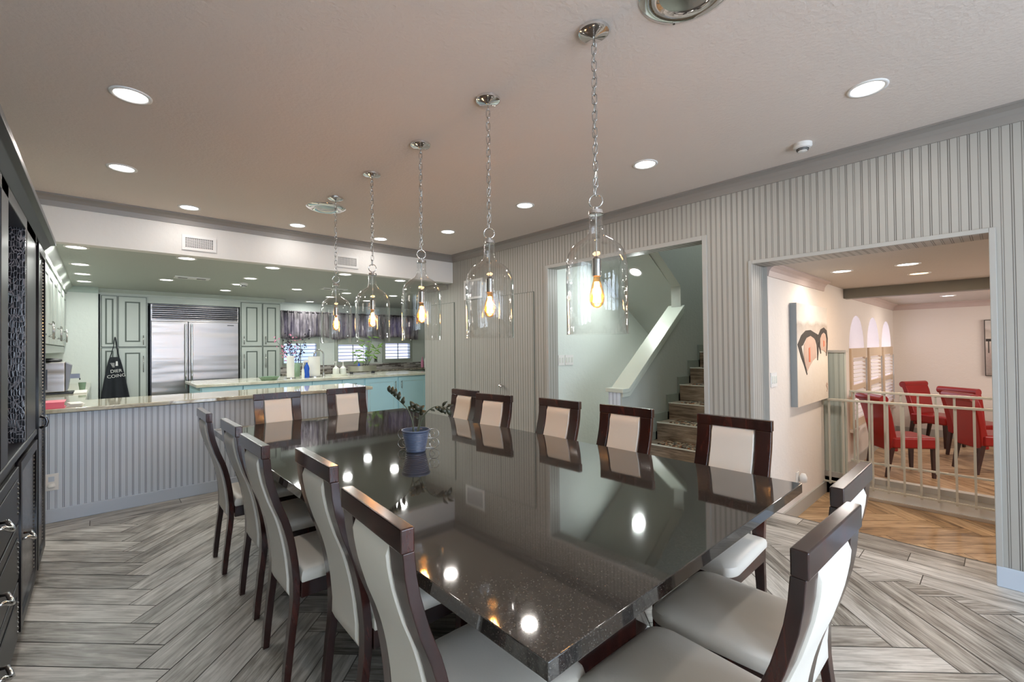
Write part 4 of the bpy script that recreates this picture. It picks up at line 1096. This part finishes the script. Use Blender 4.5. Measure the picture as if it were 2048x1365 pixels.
for n_, (a, b, c, d) in enumerate(KW):
    wn = struct(holes('window_%d' % (n_+8), rect(a-.05, b+.05, c-.06, d+.62), [rect(a+.005, b-.005, c, d+.56)], 'y', YK-.02, .03, SHT))
    MB().box(a, b, YK+.06, YK+.064, c, d+.6).build('pane', mt['pane'], wn)
    sh = thing('kitchen_shutter', ((a+b)/2, YK-.03, c), 'louvred shutter in the kitchen window, ' + ('left of three', 'middle of three', 'right of three')[n_], 'shutter', 'louvred shutters of the kitchen windows')
    MB().box(a, a+.02, YK-.035, YK-.012, c+.01, d+.4).box(b-.02, b, YK-.035, YK-.012, c+.01, d+.4).box((a+b)/2-.008, (a+b)/2+.008, YK-.035, YK-.012, c+.01, d+.4).box(a, b, YK-.035, YK-.012, c-.01, c+.02).box(a, b, YK-.045, YK-.005, d, d+.20).build('shutter_frame', SHT, sh)
    for k in range(5):
        z = c+.065+k*.075
        MB().hexa([(a+.02, YK-.05, z-.006), (b-.02, YK-.05, z-.006), (b-.02, YK+.01, z+.002), (a+.02, YK+.01, z+.002), (a+.02, YK-.05, z+.002), (b-.02, YK-.05, z+.002), (b-.02, YK+.01, z+.010), (a+.02, YK+.01, z+.010)]).build('louvre', mt['louvre'], sh)
for n_, (a, b) in enumerate(((2.66, 3.62), (3.66, 4.70), (4.74, 5.78))):
    def vf(u, v, a=a, b=b, n_=n_):
        x = a+(b-a)*u; z = 2.17-.55*v-.03*v*math.sin(u*PI*2+n_)
        y = YK-.115-.034*math.sin(u*PI*15+1.4*math.sin(u*9+n_*2))*(.4+.6*v)-.01*math.sin(u*PI*47)
        return (x, y, z)
    vl = thing('valance_curtain', ((a+b)/2, YK-.07, 1.6), 'gathered grey streaked valance over the %s kitchen window' % ('left', 'middle', 'right')[n_], 'curtain', 'gathered valances over the kitchen windows')
    MB().grid(vf, 150, 8).build('cloth', mt['valance'], vl, smooth=True, solid=.003)
    MB().tube([(a-.02, YK-.115, 2.14), (b+.02, YK-.115, 2.14)], .01, 8).build('curtain_rod', mt['steel_dark'], vl, smooth=True)
ou2 = thing('wall_outlet', (4.72, YK, 1.12), 'grey outlet between the middle and right kitchen windows', 'outlet')
MB().box(4.68, 4.76, YK-.008, YK-.001, 1.07, 1.19).build('cover_plate', mt['nickel'], ou2); MB().box(4.705, 4.735, YK-.010, YK-.008, 1.10, 1.16).build('socket', mt['black'], ou2)

# things on the island
IZ = .922
def towel(x, y, r, h, lab):
    t = thing('paper_towel_holder', (x, y, IZ), lab, 'paper towel')
    MB().cyl(x, y, IZ, IZ+.012, r*1.35, seg=24).build('base', mt['nickel'], t, smooth='auto'); MB().cyl(x, y, IZ+.012, IZ+h+.06, .006, seg=8).build('post', mt['nickel'], t)
    MB().lathe([(.015, .014), (r, .014), (r, h), (.015, h), (.015, .014)], (x, y, IZ), 28).build('paper_roll', mt['paper'], t, smooth='auto')
towel(2.26, 7.75, .055, .36, 'slender white paper towel roll on a metal stand')
towel(2.66, 7.85, .095, .34, 'thick white paper towel roll beside the tap')
va = thing('flower_vase', (2.46, 8.15, IZ), 'green glass vase of dark branches with pink blossom', 'vase')
MB().lathe([(.001, .0), (.06, 0), (.07, .05), (.07, .2), (.05, .235), (.045, .235), (.06, .2), (.06, .01), (.001, .008)], (2.46, 8.15, IZ), 24).build('jar', mt['greenglass'], va, smooth='auto')
for k in range(12):
    a = random.uniform(0, 2*PI); h = random.uniform(.35, .72); sp_ = random.uniform(.08, .3)
    p0 = Vector((2.46, 8.15, IZ+.05)); p2 = p0+Vector((sp_*math.cos(a)-.02, sp_*math.sin(a)*.5, h)); p1 = (p0+p2)/2+Vector((0, 0, .08))
    sm = MB().tube([p0, p1, p2], [.004, .003, .0015], 6).build('branch', mt['darkleaf2'], va, smooth=True)
    B = MB()
    for j in range(12):
        t = random.uniform(.45, 1); c = p0.lerp(p2, t)+Vector((random.uniform(-.05, .05), random.uniform(-.05, .05), random.uniform(-.03, .05)))
        d = Vector((random.uniform(-1, 1), random.uniform(-1, 1), random.uniform(-.3, 1))).normalized()*.04; s_ = d.cross(Vector((.3, 1, .2))).normalized()*.012
        B.b.faces.new([B.b.verts.new(v) for v in (c, c+d*.5+s_, c+d, c+d*.5-s_)])
    B.build('foliage', mt['darkleaf2'] if k % 3 else mt['pinkflower'], sm, solid=.001)
sb = thing('spray_bottle', (2.50, 7.72, IZ), 'bright blue spray bottle on the island', 'bottle')
MB().lathe([(.001, 0), (.038, 0), (.042, .03), (.036, .10), (.042, .15), (.03, .20), (.014, .225), (.014, .25)], (2.50, 7.72, IZ), 20).build('bottle_body', mt['blue'], sb, smooth='auto')
MB().box(2.455, 2.53, 7.705, 7.735, IZ+.25, IZ+.285).box(2.44, 2.455, 7.712, 7.728, IZ+.21, IZ+.27).build('trigger_head', mt['white'], sb, bevel=.004)
sbb = thing('soap_bottle', (2.41, 7.62, IZ), 'small clear soap bottle left of the blue spray bottle', 'bottle')
MB().lathe([(.001, 0), (.022, 0), (.024, .07), (.018, .14), (.008, .16), (.008, .21), (.001, .212)], (2.41, 7.62, IZ), 16).build('bottle_body', mt['ceramic'], sbb, smooth='auto')
fc = thing('kitchen_tap', (2.88, 8.03, IZ), 'tall gooseneck steel tap on the island', 'tap')
MB().cyl(2.88, 8.03, IZ, IZ+.05, .024, seg=20).tube([(2.88, 8.03, IZ+.04), (2.88, 8.03, IZ+.36)]+[(2.80+.08*math.cos(a), 8.03, IZ+.36+.09*math.sin(a)) for a in [PI*k/10 for k in range(1, 11)]]+[(2.72, 8.03, IZ+.30)], .012, 12).build('spout', mt['nickel'], fc, smooth='auto')
MB().cyl(2.72, 8.03, IZ+.22, IZ+.30, .019, .014, 16).build('spray_head', mt['steel_dark'], fc, smooth='auto'); MB().tube([(2.88, 8.03, IZ+.07), (2.86, 7.97, IZ+.09), (2.85, 7.93, IZ+.14)], .008, 8).build('lever', mt['nickel'], fc, smooth=True)
sd = thing('soap_dispenser_set', (3.05, 7.75, IZ), 'pair of white pump dispensers on a white tray', 'dispenser')
MB().lathe([(.001, 0), (.13, .0), (.14, .035), (.13, .035), (.12, .012), (.001, .012)], (3.05, 7.75, IZ), 28).build('tray', mt['ceramic'], sd, smooth='auto')
for s_ in (-1, 1):
    d_ = MB().lathe([(.001, 0), (.05, 0), (.054, .04), (.05, .12), (.02, .15), (.018, .17), (.001, .172)], (3.05+s_*.062, 7.75, IZ+.012), 24).build('dispenser', mt['ceramic'], sd, smooth='auto')
    MB().cyl(3.05+s_*.062, 7.75, IZ+.18, IZ+.235, .008, seg=10).box(3.05+s_*.062-.035, 3.05+s_*.062+.012, 7.74, 7.76, IZ+.235, IZ+.25).build('pump', mt['white'], d_)
gb = thing('glass_bowl', (1.92, 7.62, IZ), 'shallow pale green glass dish near the left of the island', 'bowl')
MB().lathe([(.001, .004), (.10, .004), (.15, .05), (.158, .052), (.11, .0), (.001, 0)], (1.92, 7.62, IZ), 8).lathe([(.02, .012), (.08, .02), (.12, .055), (.124, .055), (.085, .014), (.02, .008)], (1.92, 7.62, IZ), 8).build('bowl', mt['greenglass'], gb)
pb = thing('planter_box', (3.62, 8.1, IZ), 'rectangular steel planter with bamboo-like green plant', 'planter')
holes('box', rect(3.38, 3.86, 8.02, 8.20), [rect(3.39, 3.85, 8.03, 8.19)], 'z', IZ+.045, .10, plain('zinc', srgb(156, 154, 138), .4, .3), pb)
MB().box(3.39, 3.85, 8.03, 8.19, IZ+.05, IZ+.13).build('soil', mt['soil'], pb)
for x in (3.40, 3.82): MB().box(x, x+.02, 8.06, 8.16, IZ, IZ+.045).build('foot', mt['steel_dark'], pb)
MB().lathe([(.001, 0), (.03, .005), (.02, .05), (.001, .09)], (3.55, 8.1, IZ+.12), 10).build('blue_ornament', mt['blue'], pb, smooth=True)
for k, (dx, h) in enumerate(((-.08, .35), (.02, .52), (.10, .62), (.16, .46))):
    p0 = Vector((3.62+dx*.5, 8.11, IZ+.11)); p1 = p0+Vector((dx, 0, h*.6)); p2 = p1+Vector((dx*.6, -.02, h*.4))
    sm = MB().tube([p0, p1, p2], [.005, .004, .002], 6).build('cane', mt['stem'], pb, smooth=True)
    for j in range(9):
        t = .35+.65*j/9; c = p0.lerp(p2, t); d = Vector((random.choice((-1, 1))*random.uniform(.4, 1), random.uniform(-.5, .3), random.uniform(-.7, .5))).normalized()
        vs = leaf(c, d, (0, -1, .4), random.uniform(.09, .15), .028); B = MB()
        V = [[B.b.verts.new(p) for p in r] for r in vs]
        for a_, b_ in zip(V, V[1:]):
            for jj in (0, 1): B.b.faces.new((a_[jj], a_[jj+1], b_[jj+1], b_[jj]))
        B.build('leaf', mt['leaf'], sm, smooth=True, solid=.001)
# bottles on the far right counter
for k, (x, y, h, mm, lab) in enumerate(((5.72, 9.3, .30, 'ceramic', 'white pump bottle on the marble counter beside the right window'), (5.86, 9.15, .26, 'greenglass', 'short green bottle in the corner of the marble counter'), (5.78, 8.9, .36, 'steel_dark', 'tall dark bottle in the corner of the marble counter'), (5.75, 9.5, .24, 'pinkflower', 'pink bottle at the right kitchen window'))):
    b_ = thing('bottle', (x, y, .925), lab, 'bottle', 'bottles in the counter corner')
    MB().lathe([(.001, 0), (.035, 0), (.037, h*.55), (.03, h*.68), (.012, h*.78), (.012, h), (.001, h)], (x, y, .925), 16).build('bottle_body', mt[mm], b_, smooth='auto')

# ------------------------------------------------------------------ switches and art
def switch(x0, x1, z0, z1, y, lab, ng):
    s = thing('light_switch', ((x0+x1)/2, y, z0), lab, 'light switch')
    MB().box(x0, x1, y-.008, y-.001, z0, z1).build('cover_plate', mt['white'], s, bevel=.002)
    w_ = (x1-x0)/ng
    for k in range(ng):
        MB().box(x0+w_*(k+.25), x0+w_*(k+.75), y-.012, y-.008, z0+.03, z1-.03).build('rocker', mt['ceramic'], s)
switch(3.96, 4.065, 1.17, 1.29, 3.53, 'white two-gang switch plate on the mint wall, left of a pair', 2)
switch(4.08, 4.23, 1.17, 1.29, 3.53, 'white three-gang switch plate on the mint wall, right of a pair', 3)
switch(4.06, 4.20, 1.04, 1.16, 1.30, 'white switch plate on the wall left of the arch painting', 3)
nl = thing('plug_in_night_light', (4.72, 1.30, .12), 'small white plug-in night light low on the painting wall', 'night light')
MB().box(4.68, 4.76, 1.293, 1.2995, .10, .22).build('cover_plate', mt['white'], nl); MB().lathe([(.001, 0), (.03, .01), (.034, .05), (.02, .085), (.001, .09)], (4.75, 1.26, .12), 16).build('light_body', mt['white'], nl, smooth=True)
pt = thing('arch_painting', (5.08, 1.28, .83), 'tall textured canvas painting of two dark arches', 'painting')
MB().box(4.58, 5.60, 1.243, 1.247, .83, 1.765).build('painted_face', mt['canvas'], pt)
MB().box(4.58, 5.60, 1.247, 1.298, .83, 1.765).build('canvas_sides', mt['canvas_edge'], pt)
def stroke(pts, w0, mat, nm, y=1.240):
    B = MB(); P = [Vector((x, y, z)) for x, z in pts]; n_ = len(P); L, Rr = [], []
    for i, p in enumerate(P):
        t = (P[min(i+1, n_-1)]-P[max(i-1, 0)]).normalized(); s_ = Vector((-t.z, 0, t.x)); ww = w0[i] if isinstance(w0, list) else w0
        L.append(p+s_*ww); Rr.append(p-s_*ww)
    rs = [[a, b, b+Vector((0, .003, 0)), a+Vector((0, .003, 0))] for a, b in zip(L, Rr)]
    B.rings(rs); return B.build(nm, mat, pt)
def blob(pts, mat, nm, y=1.2405):
    return MB().prism(pts, 'y', y, y+.0025).build(nm, mat, pt)
# mapping: picture u (0-1 left to right), v (0-1 bottom to top)
U = lambda u, v: (4.58+1.02*u, .83+.935*v)
blob([U(*p) for p in ((.20, .42), (.18, .52), (.20, .60), (.30, .67), (.42, .69), (.55, .65), (.58, .56), (.58, .46), (.46, .43), (.36, .38), (.28, .33))], mt['arch_in'], 'near_arch_opening')
blob([U(*p) for p in ((.74, .54), (.72, .64), (.78, .71), (.86, .72), (.93, .69), (.95, .60), (.93, .50), (.84, .53))], mt['arch_in'], 'far_arch_opening')
blob([U(*p) for p in ((.33, .42), (.33, .56), (.37, .57), (.38, .42))], mt['arch_red'], 'orange_stroke', 1.2385)
blob([U(*p) for p in ((.83, .57), (.83, .64), (.87, .63), (.87, .58))], mt['arch_red'], 'orange_stroke', 1.2385)
stroke([U(*p) for p in ((.27, .30), (.20, .40), (.12, .50), (.06, .59), (.14, .64), (.26, .70), (.40, .715), (.52, .69), (.60, .665), (.635, .60), (.635, .52), (.62, .43))], [.008, .016, .03, .055, .05, .035, .028, .03, .045, .035, .025, .010], mt['arch_ink'], 'near_arch_line')
stroke([U(*p) for p in ((.60, .665), (.68, .67), (.76, .73), (.86, .755), (.95, .73), (.98, .66), (.965, .56), (.94, .47))], [.035, .03, .028, .024, .024, .022, .018, .01], mt['arch_ink'], 'far_arch_line', 1.2395)
stroke([U(*p) for p in ((.70, .67), (.69, .58), (.74, .50))], [.02, .018, .008], mt['arch_ink'], 'far_arch_line', 1.239)
stroke([U(*p) for p in ((.93, .08), (.96, .10), (.94, .13), (.91, .15), (.94, .17), (.97, .15), (.95, .12))], .006, mt['arch_in'], 'signature_mark', 1.239)
p2 = thing('landscape_painting', (10.17, -.25, .9), 'framed dusk landscape canvas on the far cream wall', 'painting')
MB().box(10.155, 10.195, -.75, .205, .865, 1.735).build('canvas_sides', mt['arch_ink'], p2); MB().box(10.150, 10.155, -.74, .195, .875, 1.725).build('painted_face', mt['canvas2'], p2)
B = MB()
for k in range(9):
    y = .16-.09*k; B.box(10.148, 10.150, y-.006, y+.006, 1.22, 1.42); B.box(10.147, 10.150, y-.03, y+.03, 1.40, 1.44)
B.build('painted_trees', mt['arch_ink'], p2)

# ------------------------------------------------------------------ railings
def railing(x, z0, z1, yb, ye, lab, n_, ph=0):
    r = thing('metal_railing', (x, (yb+ye)/2, z0), lab, 'railing', 'pale metal railings before the red room')
    MB().box(x-.018, x+.018, yb, ye, z1-.022, z1).build('top_rail', mt['rail'], r, bevel=.003)
    MB().box(x-.010, x+.010, yb, ye, z0, z0+.018).build('bottom_rail', mt['rail'], r, bevel=.002)
    sp_ = (ye-yb)/n_
    for k in range(n_):
        y = yb+sp_*(k+.5)+ph
        MB().box(x-.008, x+.008, y-.008, y+.008, z0-.012, z1-.02).build('baluster', mt['rail'], r)
    MB().box(x-.025, x+.025, ye-.012, ye, z1-.07, z1).build('wall_bracket', mt['rail'], r)
railing(5.60, -.045, .825, -1.4, 1.298, 'nearer pale metal railing in the wide doorway', 23)
railing(5.80, .165, .905, -1.4, 1.10, 'farther pale metal railing standing on the white curb', 20, .03)

# ------------------------------------------------------------------ red chairs
def redchair():
    R = thing('red_chair', (0, 0, 0), 'x', 'chair', 'red leather chairs of the far room')
    rs = []
    prof = [(.20, .0), (.30, -.006), (.42, -.012), (.55, -.028), (.70, -.055), (.82, -.085), (.90, -.115), (.955, -.155), (.975, -.19), (.965, -.215), (.94, -.215)]
    for i, (z, x) in enumerate(prof):
        th = .085 if z < .5 else .07; zz0 = z
        if i >= 7:
            continue
        hw_ = .205+.035*min(1, max(0, (z-.35)/.5))
        rs.append([(-.19+x-.02, -hw_, z), (-.19+x+th-.02, -hw_, z), (-.19+x+th-.02, hw_, z), (-.19+x-.02, hw_, z)])
    rs[0] = [(a, b, .30) for a, b, c in rs[1]] if 0 else rs[0]
    rs = rs[1:]
    MB().rings(rs).build('backrest', mt['red'], R, local=True, bevel=.015)
    MB().tube([(-.295, -.24, .905), (-.295, .24, .905)], .048, 16).build('scroll_top', mt['red'], R, local=True, smooth='auto')
    MB().box(-.20, .27, -.225, .225, .34, .47).build('seat', mt['red'], R, local=True, bevel=.025, seg=3)
    for sx_, sy_ in ((-1, -1), (-1, 1), (1, -1), (1, 1)):
        x0 = -.19 if sx_ < 0 else .235; dx = -.06 if sx_ < 0 else .0; y0 = sy_*.185
        MB().rings([[(x0-.022, y0-.022, .345), (x0+.022, y0-.022, .345), (x0+.022, y0+.022, .345), (x0-.022, y0+.022, .345)],
                    [(x0+dx-.014, y0-.014, 0), (x0+dx+.014, y0-.014, 0), (x0+dx+.014, y0+.014, 0), (x0+dx-.014, y0+.014, 0)]]).build('leg', mt['redwood'], R, local=True)
    return R
rc0 = redchair()
for i, (x, y, a, l) in enumerate(((7.07, .865, -52, 'red leather chair nearest the arched windows, seen from behind the railing'), (9.42, .72, -118, 'red leather chair with its front toward us against the far wall'), (7.91, .14, -55, 'red leather chair with its back to the railing at the right'), (8.80, .26, -35, 'red leather chair mostly hidden behind the right one'))):
    o = rc0 if i == 0 else copy_tree(rc0)
    o.location = (x, y, -.17); o.rotation_euler.z = math.radians(a); o['label'] = l
rt_ = thing('side_table', (9.0, -.75, -.17), 'low dark-edged table between the red chairs', 'table')
MB().cyl(9.0, -.75, .56, .585, .55, seg=40).build('tabletop', mt['redwood'], rt_); MB().cyl(9.0, -.75, -.17, .56, .05, seg=16).cyl(9.0, -.75, -.17, -.14, .22, seg=24).build('pedestal', mt['redwood'], rt_)

# ground outside the windows
gd = struct(MB().box(-8, 14, 10.5, 30, -.4, -.3).box(-8, 14, -30, -3.2, -.4, -.3).build('ground_outside', plain('paving', srgb(170, 166, 160), .8)))
